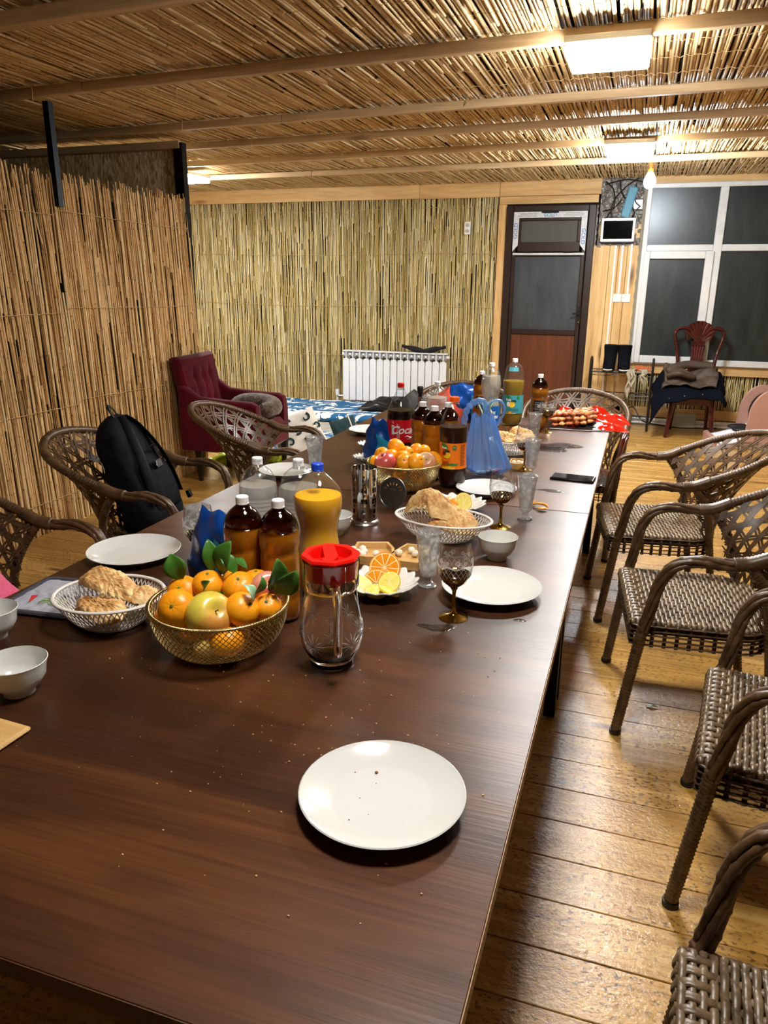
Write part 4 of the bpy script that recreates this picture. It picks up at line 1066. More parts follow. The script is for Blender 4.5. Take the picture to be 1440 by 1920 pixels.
# ================================================================ red wooden chair with jacket
m_mah = M('mahogany', '#300a09', .25, c2='#4a1210', nscale=12, coat=.3)
def wood_chair():
    t = thing('wooden_chair', 'dark red lacquered chair with a shell crest under the window', 'chair', (.545, 7.98, 0), math.radians(-2))
    def leg(p, r0, r1):
        n = len(p)
        MB().tube(p, [r0 + (r1 - r0) * i / (n - 1) for i in range(n)], 8).build('leg', m_mah, t)
    for s in (-1, 1):
        leg(catmull([(.18 * s, .02, .42), (.19 * s, .0, .25), (.215 * s, -.03, .0)], 6), .03, .017)
        leg(catmull([(.16 * s, .40, .44), (.165 * s, .42, .2), (.175 * s, .46, .0)], 6), .024, .016)
    MB().prism([(-.22, 0), (.22, 0), (.19, .42), (-.19, .42)], .40, .435).build('seat', m_mah, t, smooth=False)
    MB().box(-.2, .2, .0, .03, .33, .40, .004).build('seat_rail', m_mah, t)
    for s in (-1, 1):
        pts = catmull([(.165 * s, .41, .43), (.165 * s, .43, .62), (.19 * s, .45, .80), (.225 * s, .47, .95), (.22 * s, .475, 1.02), (.16 * s, .48, 1.05), (.095 * s, .48, 1.035)], 7)
        n = len(pts); MB().tube(pts, [.032 - .006 * math.sin(PI * i / n) for i in range(n)], 10, True, .7).build('back_post', m_mah, t)
        MB().tube(catmull([(.095 * s, .48, 1.02), (.13 * s, .478, 1.0), (.10 * s, .475, .93)], 6), .012, 8).build('back_post', m_mah, t)
    def shell(u, v):
        a = math.radians(150 - 120 * u); r = .02 + (.155 + .006 * abs(math.sin(u * PI * 6))) * v
        return (r * math.cos(a) * 1.0, .47 - .012 * abs(math.sin(u * PI * 9)) * v, .905 + r * math.sin(a) * 1.22)
    MB().grid(shell, 54, 10, .02).build('shell_crest', m_mah, t, angle=60)
    MB().box(-.065, .065, .455, .49, .87, .925, .006).build('crest_block', m_mah, t)
    for k in range(5):
        x0 = (k - 2) * .028; MB().tube(catmull([(x0 * 1.5, .42, .44), (x0 * 1.1, .44, .62), (x0 * .75, .455, .75), (x0, .468, .88)], 5), .010, 8, True, 1.6).build('splat', m_mah, t)
wood_chair()
def jacket():
    m_in = M('jacket_lining', '#4a3a2e', .6, c2='#382c22', nscale=8, bump=.3, bscale=25, bdist=.01); m_out = M('jacket_navy', '#090c16', .9, spec=.08)
    t = thing('jacket', 'navy jacket with brown quilted lining thrown on the red chair seat', 'jacket', (.52, 8.06, .44))
    def out_(u, v):
        x = -.36 + .68 * u; yv = -.20 + .52 * v
        dr = 0
        if v < .25: dr = (.25 - v) * .22 * (1 + 2.4 * (1 - u) ** 3)
        lift = .17 * math.exp(-((v - .8) / .3) ** 2) * (.85 + .15 * math.sin(u * 9))
        if u < .16: dr += (.16 - u) * .9 
        if u > .93: dr += (u - .93) * 1.2
        return (x + .01 * math.sin(v * 15), yv - dr * .1, .045 + lift - dr + .012 * math.sin(u * 13 + v * 7))
    MB().grid(out_, 40, 30, .014).build('shell', m_out, t, angle=180)
    def lin_(u, v):
        uu = .14 + .74 * u; vv = .28 + .68 * v; p = out_(uu, vv)
        f = .022 * abs(math.sin(u * 9 + 2.5 * math.sin(v * 5))) + .018 * abs(math.sin(v * 10 + 1.5 * math.sin(u * 6)))
        return (p[0], p[1] - .01, p[2] + .008 + f)
    MB().grid(lin_, 50, 36, .01).build('lining', m_in, t, angle=180)
    MB().tube(catmull([(-.22, .05, .16), (-.12, .0, .19), (.0, .06, .15), (-.1, .12, .20), (-.22, .10, .21), (-.05, .2, .26), (.2, .24, .25)], 8), .045, 10, True, .7).build('hood_roll', m_in, t, angle=180)
    for x, z in ((-.06, .0), (.1, .022), (-.2, -.03)): MB().sphere((x, -.215, z), .006, nu=8, nv=6).build('press_stud', MATS['chrome'], t)
jacket()
o = MB().box(-.11, .11, -.03, .03, 0, .155, .004).build('meter_box', M('beige_box', '#a8a594', .5), loc=(.53, 8.60, .0), rot=(0, .03, 0)); tag(o, 'small beige box on the floor behind the red wooden chair', 'box')

# ================================================================ pink and white foot massager, lower right of window wall
def massager():
    t = thing('foot_massager', 'white and dusty pink foot massager on the floor at the right edge', 'massager', (1.18, 7.85, 0), math.radians(8))
    mp = M('dusty_pink', '#b78c7e', .4); mw = M('gloss_white', '#dfe2ee', .1, coat=.6); mk = M('black_pad', '#0c0c0e', .6)
    for y0, nm in ((-.18, 'near'), (.17, 'far')):
        pts = []
        for k in range(25):
            a = PI * k / 24; pts.append((.02 + .20 * math.cos(a) * -1, .30 + .26 * math.sin(a)))
        poly = [(-.20, .02)] + [(x, z) for x, z in pts] + [(.24, .02)]
        mb = MB(); n = len(poly)
        mb.add([(x, y0 - .025, z) for x, z in poly] + [(x, y0 + .025, z) for x, z in poly], [tuple(range(n)), tuple(range(n, 2 * n))[::-1]] + [(i, (i + 1) % n, (i + 1) % n + n, i + n)[::-1] for i in range(n)])
        mb.build('side_shell', mp, t)
    mb = MB(); mb.sphere((.02, 0, .32), .2, .8, .72, 1.0, 20, 12); mb.build('calf_pad', mk, t, angle=180)
    def sh(u, v):
        x = -.46 + .46 * u; h = .05 + .17 * u ** 1.4 + .03 * math.sin(PI * v * 2) ** 2
        k = max(0, 1 - (2 * abs(v - .5)) ** 6) ** .5
        return (x, -.20 + .40 * v, h * k + .005)
    MB().grid(sh, 20, 30, .02).build('foot_shell', mw, t, angle=180)
    for s in (-1, 1): MB().sphere((-.17, .09 * s, .165), .08, 1.5, .7, .35, 16, 10).build('foot_opening', mk, t, angle=180)
    MB().box(-.48, -.43, -.2, .2, .0, .10, .012).build('front_lip', mp, t)
massager()
# ================================================================ things on the tables
TZ = .75
m_porc = M('porcelain', '#cecec8', .12, coat=.3)
m_glass = M('clear_glass', (1, 1, 1), .0, trans=1., ior=1.46)
def plate(x, y, R, label, h=.024):
    t = thing('plate', label, 'plate', (x, y, TZ), group='round white plates')
    p = [(0, .003), (R * .50, .003), (R * .56, 0), (R * .60, 0), (R * .62, .004), (R * .78, .009), (R * .97, h - .002), (R, h), (R * .985, h + .0012), (R * .93, h - .003), (R * .76, .0135), (R * .64, .0085), (R * .58, .007), (0, .0065)]
    MB().lathe(p, 64).build('dish', m_porc, t, angle=50)
    return t
t = plate(-.298, .897, .125, 'near empty white plate with a few crumbs, alone in front')
for (x, yv, s, c), wl_ in zip(((-.028, .055, .0028, '#8a4a20'), (-.06, .045, .0013, '#7a3c14'), (-.02, .03, .0009, '#4a2a14'), (-.032, -.01, .001, '#4a2a14'), (-.085, -.035, .0016, '#8f6a50'), (-.03, -.06, .0013, '#4a3a2a'), (-.008, -.04, .0008, '#5a3a24')), ('largest, brown, toward the far rim', 'dark, left of the largest one', 'minute, just right of the largest one', 'black speck left of centre', 'pale brown, near the left rim', 'dark, nearest the camera', 'faint, right of the nearest one')):
    o = MB().sphere((x - .298, yv + .897, TZ + .0072 + s * .5), s, 1, 1, .6, 6, 5).build('crumb', M('crumb_dark' + c, c, .8)); tag(o, 'crumb on the near plate: ' + wl_, 'crumb', 'crumbs on the near plate')
plate(-.292, 1.735, .125, 'empty white plate on the right by the wine glass and small bowl')
plate(-1.29, 1.655, .128, 'empty white plate at the left table edge behind the bread basket')
plate(-.485, 2.65, .112, 'empty white plate beside the blue bag, behind a wine glass')
plate(-1.29, 2.64, .112, 'empty white plate at the left edge behind the clear water bottles')
plate(-1.26, 3.56, .112, 'empty white plate at the far left, beside the cola bottle')

def bowl(x, y, R, h, label):
    t = thing('bowl', label, 'bowl', (x, y, TZ), group='small white bowls')
    MB().lathe([(0, .008), (R * .42, .008), (R * .44, 0), (R * .5, 0), (R * .52, .01), (R * .75, .02), (R * .9, h * .55), (R * .93, h * .8), (R, h), (R * .975, h + .001), (R * .88, h * .8), (R * .84, h * .55), (R * .7, .026), (R * .45, .014), (0, .013)], 48).build('dish', m_porc, t, angle=50)
bowl(-.323, 1.985, .056, .066, 'small white bowl between the bread basket and the right plate')
bowl(-1.049, .972, .058, .066, 'small white bowl cut by the left picture edge, nearest the camera')
bowl(-1.272, 1.135, .056, .066, 'small white bowl at the left picture edge under the quilted pad')
bowl(-.835, 2.03, .056, .062, 'small white bowl behind the orange drink bottle')

def scallop(x, y, R, label, h=.024, n=16):
    t = thing('scalloped_dish', label, 'dish', (x, y, TZ), group='scalloped white dishes')
    def f(r, off):
        def g(u, v):
            rr = R * v; a = 2 * PI * u; k = max(0, (v - .6) / .4)
            return (rr * (1 + .05 * k * math.cos(n * a)) * math.cos(a), rr * (1 + .05 * k * math.cos(n * a)) * math.sin(a), off + h * max(0, (v - .35) / .65) ** 1.3 + .0035 * k * math.cos(n * a))
        return g
    MB().grid(f(R, .006), 96, 14, .004).build('dish', m_porc, t, angle=180)
    return t
scallop(-.557, 1.652, .094, 'scalloped white dish with orange and lemon slices behind the glass jug')
scallop(-.538, 2.392, .098, 'scalloped white dish with orange quarters behind the bread basket')
scallop(-1.14, 3.19, .05, 'small scalloped dish left of the cola bottle, the farther of two')
scallop(-1.07, 2.93, .045, 'small scalloped dish left of the cola bottle, the nearer of two')

# citrus
m_peel = M('orange_peel', '#e8860c', .4, c2='#ef9a16', nscale=6, bump=.25, bscale=260, bdist=.0008)
m_flesh = M('orange_flesh', '#f0a21c', .3, c2='#e88710', nscale=90, sss=.1)
m_lflesh = M('lemon_flesh', '#ecd23c', .3, c2='#f3e27a', nscale=90, sss=.1); m_lpeel = M('lemon_peel', '#e3c320', .4); m_pith = M('pith', '#f3e3b0', .6)
def slice_(name, label, loc, rot, R, th, flesh, peel, cat, group=None, half=False):
    t = thing(name, label, cat, loc, rot=rot, group=group); n = 28; a1 = PI if half else 2 * PI
    def disc(r, z0, z1):
        pts = [(r * math.cos(a1 * k / n), r * math.sin(a1 * k / n)) for k in range(n + (1 if half else 0))]
        return MB().prism(pts, z0, z1)
    disc(R, 0, th).build('rind', peel, t); disc(R * .93, -.0004, th + .0004).build('pith', m_pith, t)
    ns = 5 if half else 10
    for k in range(ns):
        a0 = a1 * k / ns + .04; b0 = a1 * (k + 1) / ns - .04
        pts = [(R * .07 * math.cos((a0 + b0) / 2), R * .07 * math.sin((a0 + b0) / 2))] + [(R * .87 * math.cos(a0 + (b0 - a0) * q / 4), R * .87 * math.sin(a0 + (b0 - a0) * q / 4)) for q in range(5)]
        MB().prism(pts, -.0009, th + .0009).build('segment', flesh, t)
    return t
sx, sy, sz = -.557, 1.652, TZ
slice_('orange_slice', 'thick orange slice standing at the back of the fruit slices', (sx + .00, sy + .035, sz + .05), (math.radians(62), 0, .1), .040, .010, m_flesh, m_peel, 'orange slice', 'fruit slices on the dish')
slice_('orange_slice', 'orange half slice leaning in front of the thick slice', (sx - .012, sy + .005, sz + .018), (math.radians(62), 0, .15), .036, .008, m_flesh, m_peel, 'orange slice', 'fruit slices on the dish', True)
slice_('lemon_slice', 'round lemon slice leaning on the orange slices', (sx + .028, sy - .012, sz + .032), (math.radians(48), 0, -.2), .029, .005, m_lflesh, m_lpeel, 'lemon slice', 'fruit slices on the dish')
slice_('lemon_slice', 'lemon slice lying flat at the front of the dish', (sx + .00, sy - .035, sz + .013), (math.radians(14), 0, .5), .028, .004, m_lflesh, m_lpeel, 'lemon slice', 'fruit slices on the dish')
slice_('lemon_slice', 'lemon slice at the right front of the dish', (sx + .035, sy - .04, sz + .019), (math.radians(22), .1, 2.), .026, .004, m_lflesh, m_lpeel, 'lemon slice', 'fruit slices on the dish')
slice_('lemon_slice', 'lemon slice seen through the glass jug', (sx - .045, sy - .02, sz + .018), (math.radians(35), -.3, 1.), .028, .004, m_lflesh, m_lpeel, 'lemon slice', 'fruit slices on the dish')
sx, sy = -.538, 2.392
def wedge(name, lab, loc, rz, mat, peel, R, grp, tilt=.0):
    t = thing(name, lab, 'citrus wedge', loc, rot=(tilt, 0, rz), group=grp)
    def f(u, v):
        a = -PI * .2 + PI * .4 * u; b = PI * v; return (R * math.cos(b), R * math.sin(b) * math.sin(a), R * math.sin(b) * math.cos(a))
    MB().grid(f, 8, 16, .003).build('rind', peel, t, angle=180)
    n = 16
    for s in (-1, 1):
        a = PI * .2 * s; arc = [(R * .97 * math.cos(PI * k / n), R * .97 * math.sin(PI * k / n) * math.sin(a), R * .97 * math.sin(PI * k / n) * math.cos(a)) for k in range(n + 1)]
        MB().add(arc + [(p[0], p[1] - s * .002, p[2]) for p in arc], [tuple(range(n + 1)), tuple(range(n + 1, 2 * n + 2))[::-1]]).build('cut_face', mat, t, smooth=False)
for i, (dx, dy, rz) in enumerate(((-.052, .0, 1.2), (-.03, .01, 1.4), (-.005, .0, 1.7))): wedge('orange_wedge', 'orange wedge standing in the dish behind the bread, %s' % ('left', 'middle', 'right')[i], (sx + dx, sy + dy, TZ + .009), rz, m_flesh, m_peel, .034, 'orange wedges')
slice_('lemon_slice', 'lemon slice behind the bread basket, leaning upright', (sx + .03, sy - .015, TZ + .032), (math.radians(60), 0, -.1), .028, .005, m_lflesh, m_lpeel, 'lemon slice', 'lemon behind the bread')
slice_('lemon_slice', 'second lemon slice just behind the upright lemon slice', (sx + .022, sy + .012, TZ + .034), (math.radians(64), 0, .1), .028, .005, m_lflesh, m_lpeel, 'lemon slice', 'lemon behind the bread')
wedge('orange_wedge', 'orange piece on the small far scalloped dish', (-1.125, 3.18, TZ + .008), .5, m_flesh, m_peel, .022, 'dish fruit')

# fruit
m_mand = M('mandarin_skin', '#f2930c', .36, c2='#f8aa1c', nscale=9, bump=.3, bscale=330, bdist=.0009, sss=.06)
m_leaf = M('citrus_leaf', '#2f5f1c', .35, c2='#49792a', nscale=18); m_leaf2 = M('citrus_leaf_pale', '#8fb28a', .4)
m_stem = M('twig', '#54702c', .6)
def leaf(parent, loc, rot, L=.055, W=.022, mat=None):
    def f(u, v):
        w = W * math.sin(PI * min(max(u, .01), .99)) ** .8; x = L * u
        return (x, (v - .5) * 2 * w, .012 * math.sin(u * 2.6) - .25 * abs(v - .5) * w * 2 * -1)
    return MB().grid(f, 10, 6, .0007).build('leaf', mat or m_leaf, parent, loc=loc, rot=rot, angle=180)
def mandarin(x, y, z, r, label, rot=(0, 0, 0), leaves=(), grp='mandarins in the near gold basket', twig=True):
    t = thing('mandarin', label, 'mandarin', (x, y, z), rot=rot, group=grp)
    def fn(d): return 1 - .10 * math.exp(-((1 - d.z) / .05)) - .07 * math.exp(-((1 + d.z) / .05)) + .012 * math.cos(9 * math.atan2(d.y, d.x)) * max(0, d.z)
    MB().sphere((0, 0, 0), r, 1, 1, .86, 28, 22, fn).build('skin', m_mand, t, angle=180)
    MB().lathe([(0, 0), (.003, 0), (.0035, .002), (.001, .003), (0, .003)], 8, (0, 0, r * .775)).build('stem_scar', m_stem, t)
    for lf_ in leaves: leaf(t, *lf_)
    return t
def apple(x, y, z, r, label, cols, rot, grp=None):
    t = thing('apple', label, 'apple', (x, y, z), rot=rot, group=grp)
    m = 'apple_' + cols[0]
    if m not in MATS:
        k = NT(m); v = k.coords((1, 1, 1)); n = k.noise(k.coords((14, 14, 2.5)), 2, 4); 
        sep = k.add('ShaderNodeSeparateXYZ'); k.l(v, sep.inputs[0]); mr = k.add('ShaderNodeMath', operation='MULTIPLY_ADD'); k.l(sep.outputs[0], mr.inputs[0]); mr.inputs[1].default_value = 9; k.l(n, mr.inputs[2])
        k.set(Base_Color=k.ramp(mr.outputs[0], [(.25, cols[0]), (.75, cols[1])]), Roughness=.3); k.b.inputs['Coat Weight'].default_value = .3; MATS[m] = k.m
    def fn(d): return (1 - .32 * math.exp(-((1 - d.z) / .07)) - .2 * math.exp(-((1 + d.z) / .05))) * (1 + .04 * d.z)
    MB().sphere((0, 0, 0), r, 1, 1, .93, 32, 26, fn).build('skin', MATS[m], t, angle=180)
    MB().tube([(0, 0, r * .55), (.003, 0, r * .9)], .0015, 6).build('stem', M('brown_stem', '#3a2615', .7), t)
    return t

def gold_basket(x, y, R, h, label):
    t = thing('fruit_basket', label, 'fruit basket', (x, y, TZ), group='gold wire fruit baskets')
    mg = M('gold_wire', '#d6c48a', .25, 1.)
    def P(a, f):
        r = R * (.42 + .58 * math.sin(f * PI / 2 * .97) ** .9) if f < 1 else R
        r = R * (.40 + .60 * (1 - (1 - f) ** 2) ** .62); z = .006 + h * (f ** 1.35)
        return (r * math.cos(a), r * math.sin(a), z)
    mb = MB(); n = 76; m = 13
    for s in (-1, 1):
        for k in range(n):
            a0 = 2 * PI * k / n
            mb.tube([Vector(P(a0 + s * .85 * j / m, j / m)) * 1.0 for j in range(m + 1)], .0011, 4, False)
    mb.build('wire_mesh', mg, t, angle=180, kind='stuff')
    ring = [P(2 * PI * k / 80, 1) for k in range(81)]
    mb = MB(); 
    for k in range(160):
        a = 2 * PI * k / 160; p = Vector(P(a, 1)); q = Vector(P(a + .06, 1))
        r = Vector((math.cos(a), math.sin(a), 0)); mb.tube([p + r * .003 + Vector((0, 0, -.004)), p + r * .0045 + Vector((0, 0, .001)), p.lerp(q, .5) + Vector((0, 0, .004)), q - r * .004 + Vector((0, 0, .001)), q - r * .003 + Vector((0, 0, -.004))], .0011, 4, False)
    mb.tube(ring, .0032, 8, False); mb.build('rim', mg, t, angle=180)
    MB().tube([P(2 * PI * k / 60, 0) for k in range(61)], .003, 8, False).build('base_ring', mg, t, angle=180)
    MB().lathe([(0, 0), (R * .40, 0), (R * .40, .002), (0, .002)], 40, (0, 0, .004)).build('base_plate', mg, t)
    return t
gx, gy = -.778, 1.252
gold_basket(gx, gy, .142, .102, 'gold wire basket of mandarins and apples beside the glass jug')
G = [(-.096, .018, .108, .036), (-.062, -.058, .108, .040), (-.045, .036, .125, .035), (.022, .050, .122, .037), (.035, .100, .115, .034), (-.015, .098, .118, .026), (.066, -.020, .108, .037), (.103, .018, .103, .030), (-.005, .062, .085, .034), (-.10, -.03, .07, .033), (.07, .08, .07, .034), (-.05, -.02, .05, .034), (.05, -.06, .055, .035), (.0, .0, .04, .032)]
GL = ['leftmost mandarin at the back rim of the near basket', 'big wrinkled mandarin at the left front of the near basket', 'mandarin with leaves in the upper left of the near basket', 'mandarin at the top centre of the near basket', 'mandarin at the back rim before the amber bottle, in the near basket', 'small mandarin under the two upright leaves in the near basket', 'knobbly mandarin with pale leaf at the right front of the near basket', 'mandarin at the right rim of the near basket', 'mandarin wedged in the middle of the near basket', 'mandarin low at the left behind the wires of the near basket', 'mandarin low at the right behind the wires of the near basket', 'mandarin low in the near basket, left of the yellow apple', 'mandarin under the right front mandarin of the near basket', 'mandarin at the bottom of the near basket']
LV = {0: [((.0, .02, .02), (0, -.5, 2.0), .062, .024)], 2: [((.0, .02, .02), (0, -1.1, 2.3), .072, .018), ((.02, .02, .02), (.3, -1.15, .9), .08, .026), ((.01, -.03, .01), (1.2, -.9, -.3), .045, .010)],
      3: [((-.01, .02, .02), (0, -.4, 2.6), .055, .016), ((-.02, -.02, -.005), (.6, -.1, -2.6), .06, .018)], 4: [((-.02, .0, .03), (0, -.1, 3.0), .05, .014)],
      6: [((-.0, .01, .03), (.2, -.15, 3.3), .04, .015, m_leaf2), ((.03, .02, .01), (.8, -.4, .9), .05, .014), ((-.01, .02, .034), (.4, -.5, 2.4), .04, .013)], 7: [((-.01, .03, .01), (1.1, -1.1, 1.7), .085, .026), ((.005, .03, .01), (.9, -.85, 1.0), .078, .024)], 9: [((-.02, -.01, .02), (.4, .2, 4.0), .05, .018)]}
for k, (dx, dy, z, r) in enumerate(G):
    mandarin(gx + dx, gy + dy, TZ + z, r, GL[k], rot=((.9, 0, .2), (1.0, .2, .1), (.2, .1, 0), (.5, .1, .2), (0, 0, 0), (0, .3, 0), (.2, .9, 0), (.6, .3, 0))[k % 8] if k < 8 else (.3, .2, k), leaves=LV.get(k, ()))
apple(gx + .008, gy - .050, TZ + .098, .050, 'large yellow green apple at the front of the near basket', ('#d9c64a', '#c98a3a'), (.35, .85, -.1))
apple(gx + .082, gy + .062, TZ + .125, .036, 'striped pink apple at the right back of the near basket', ('#d98f76', '#c0564a'), (.5, .4, 0))
apple(gx + .04, gy - .02, TZ + .045, .036, 'red apple low inside the near basket', ('#a8483a', '#c98a4a'), (0, 0, 0))
hx, hy = -.790, 2.60
gold_basket(hx, hy, .136, .10, 'gold wire basket of fruit between cutlery holder and tea bottle')
Q = [(-.085, .0, .125, .029), (-.095, -.035, .10, .027), (-.045, .05, .145, .036), (.0, .03, .13, .03), (-.05, .0, .12, .03), (.03, .06, .135, .03), (.02, -.055, .115, .030), (.062, -.05, .118, .035), (.11, .02, .115, .034), (.0, -.01, .12, .03), (.05, .09, .125, .03), (-.02, .0, .06, .035), (.06, .0, .06, .035)]
QL = ['mandarin at the upper left', 'mandarin at the left rim', 'large mandarin on top', 'mandarin in the middle with a dark stalk', 'mandarin behind the pink apple', 'mandarin at the back top', 'mandarin at the front centre', 'front right mandarin', 'rightmost mandarin', 'mandarin half hidden in the centre', 'mandarin at the back right', 'mandarin low behind the wires, left', 'mandarin low behind the wires, right']
LQ = {0: [((-.01, -.01, -.01), (0, .2, 3.5), .05, .008)], 2: [((.0, -.01, .02), (.5, .3, -.9), .055, .012)], 5: [((.02, -.01, .01), (.3, .4, -.9), .045, .022), ((.02, .0, .02), (.1, .0, .1), .06, .016)], 10: [((.0, .0, .02), (.1, .0, .1), .06, .016)]}
for k, (dx, dy, z, r) in enumerate(Q): mandarin(hx + dx, hy + dy, TZ + z, r, QL[k] + ' of the farther gold basket', rot=(.8, .1 * k, k), leaves=LQ.get(k, ()), grp='mandarins in the farther gold basket')
apple(hx - .055, hy - .05, TZ + .105, .042, 'pink apple at the left front of the farther gold basket', ('#d0655a', '#c04a48'), (.3, -.4, 0))
apple(hx + .092, hy - .02, TZ + .112, .040, 'pale striped apple at the right of the farther gold basket', ('#dcc08a', '#cf8a62'), (.9, .2, 0))

# ---------------------------------------------------------------- plastic bread baskets with torn flatbread
m_pl = M('cream_plastic', '#d9d3cb', .45)
def bread_basket(x, y, a, b, h, rz, label):
    t = thing('bread_basket', label, 'basket', (x, y, TZ), rz, group='white plastic bread baskets')
    def P(an, f):
        k = .55 + .45 * f ** .75; return (a * k * math.cos(an), b * k * math.sin(an), .004 + h * f ** 1.15)
    mb = MB(); n = 64
    for s in (-1, 1):
        for k in range(n):
            a0 = 2 * PI * k / n; mb.tube([P(a0 + s * .26 * j / 6, j / 6) for j in range(7)], .0015, 4, False, 1)
    mb.build('side_lattice', m_pl, t, angle=180, kind='stuff')
    MB().tube([P(2 * PI * k / 80, 1) for k in range(81)], .0048, 8, False, .7).build('rim', m_pl, t, angle=180)
    MB().tube([P(2 * PI * k / 60, 0) for k in range(61)], .003, 6, False).build('foot_ring', m_pl, t, angle=180)
    mb = MB()
    for k in range(-8, 9):
        f = k / 9; w = .55 * b * math.sqrt(1 - f * f); xx = .55 * a * f; mb.box(xx - .0015, xx + .0015, -w, w, .003, .006)
        w = .55 * a * math.sqrt(1 - f * f); yy = .55 * b * f; mb.box(-w, w, yy - .0015, yy + .0015, .003, .006)
    mb.build('bottom_grid', m_pl, t)
    return t
def bread_mats():
    t = NT('flatbread_crust'); v = t.coords((1, 1, 1)); c = t.ramp(t.noise(v, 22, 5, .62), [(.36, '#94561f'), (.46, '#cf9448'), (.62, '#f0cd8c')])
    c = t.mix(.35, c, t.ramp(t.noise(v, 70, 3), [(.35, '#b0703a'), (.6, '#f0d49a')])); t.set(Base_Color=c, Roughness=.6); t.bump(t.noise(v, 60, 5), .9, .006); MATS['crust'] = t.m
    M('bread_crumb', '#e9d9ae', .9, c2='#d9bf84', nscale=60, bump=.9, bscale=150, bdist=.004)
bread_mats()
def bread(x, y, z, a, b, h, rot, label, seed, bend=.02, grp='torn flatbread pieces', torn=(0.2, 1.6)):
    q = random.Random(seed); ph = [q.uniform(0, 6.3) for _ in range(9)]
    t = thing('flatbread', label, 'bread', (x, y, z), rot=rot, group=grp)
    def out(an):
        r = 1 + .10 * math.sin(2 * an + ph[0]) + .07 * math.sin(3 * an + ph[1]) + .04 * math.sin(7 * an + ph[2])
        if torn[0] < an % (2 * PI) < torn[1] : r *= .72 + .09 * math.sin(an * 17 + ph[3]) + .05 * math.sin(an * 31)
        return r
    def ht(an, f): return h * (1 - f ** 5) * (1 + .28 * math.sin(3 * f * math.cos(an) + ph[4]) + .18 * math.sin(5 * f * math.sin(an) + ph[5])) + .0022 * math.sin(f * 22 * math.cos(an) + 1.5 * math.sin(f * 15 * math.sin(an))) * math.sin(f * 19 * math.sin(an) + ph[2]) + .0015 * math.sin(f * 14 * math.cos(an) + ph[6]) * math.sin(f * 13 * math.sin(an)) 
    def P(u, f, up):
        an = 2 * PI * u; r = out(an) * f; X = a * r * math.cos(an); Y = b * r * math.sin(an)
        zb = bend * (1 - (X / a) ** 2) + .3 * bend * math.sin(Y / b * 3 + ph[7])
        return (X, Y, zb + (ht(an, f) if up else -.3 * h * (1 - f ** 4)))
    MB().grid(lambda u, v: P(u, v * 1.0, True), 96, 26).grid(lambda u, v: P(1 - u, v, False), 56, 6).build('crust', MATS['crust'], t, angle=180)
    a0, a1 = torn[0] / (2 * PI), torn[1] / (2 * PI)
    def tf(u, v):
        uu = a0 + (a1 - a0) * u; p = Vector(P(uu, .93, True)); q_ = Vector(P(uu, .93, False)); m_ = q_.lerp(p, v)
        k = 1 + .05 * math.sin(u * 33 + v * 9 + ph[8]) + .10 * math.sin(PI * v); return (m_.x * k, m_.y * k, m_.z)
    MB().grid(tf, 30, 8).build('torn_side', MATS['bread_crumb'], t, angle=180)
    return t
bx, by = -1.078, 1.283
bread_basket(bx, by, .122, .108, .066, .2, 'white lattice bread basket at the left, beside the gold fruit basket')
bread(bx - .012, by + .018, TZ + .070, .082, .045, .024, (.12, .12, -.25), 'large torn flatbread piece on top in the left basket', 3, .014, torn=(-.0, 1.0 + 4.6) if 0 else (5.0, 6.2))
bread(bx + .012, by - .042, TZ + .046, .075, .036, .020, (.35, 0, -.12), 'crusty flatbread piece along the front of the left basket', 5, .008, torn=(1.2, 2.6))
bread(bx + .062, by + .022, TZ + .05, .05, .042, .020, (-.2, .25, .3), 'flatbread piece at the right of the left basket', 8, .008, torn=(2.4, 3.8))
bread(bx - .03, by + .0, TZ + .026, .06, .055, .016, (0, 0, .3), 'flatbread piece at the bottom of the left basket', 9, .004)
mx, my = -.512, 2.105
bread_basket(mx, my, .150, .098, .062, -.12, 'white lattice bread basket in the middle, by the small bowl')
bread(mx - .035, my + .00, TZ + .074, .085, .05, .030, (.25, -.05, -.35), 'big humped flatbread piece in the middle basket', 13, .03, torn=(3.9, 5.0))
bread(mx + .035, my - .01, TZ + .062, .085, .04, .020, (.1, .28, -.1), 'long flatbread piece sloping right in the middle basket', 17, .016, torn=(4.4, 5.8))
bread(mx + .04, my - .045, TZ + .042, .08, .03, .018, (.2, .1, .05), 'flatbread piece with pale torn side at the front of the middle basket', 19, .008, torn=(3.6, 5.8))
fx, fy = -.50, 3.33
bread_basket(fx, fy, .105, .085, .06, 0, 'white lattice bread basket behind the blue bag')
bread(fx - .02, fy - .02, TZ + .062, .07, .035, .024, (.2, 0, -.1), 'flatbread piece in the far basket behind the blue bag', 23, .015)
bread(fx + .03, fy + .03, TZ + .075, .06, .035, .024, (.3, -.2, .3), 'upper flatbread piece in the far basket', 29, .02)
bread(-.44, 3.25, TZ + .075, .05, .035, .014, (.1, .25, .1), 'flat pale piece of bread hanging over the far basket rim', 31, .01)

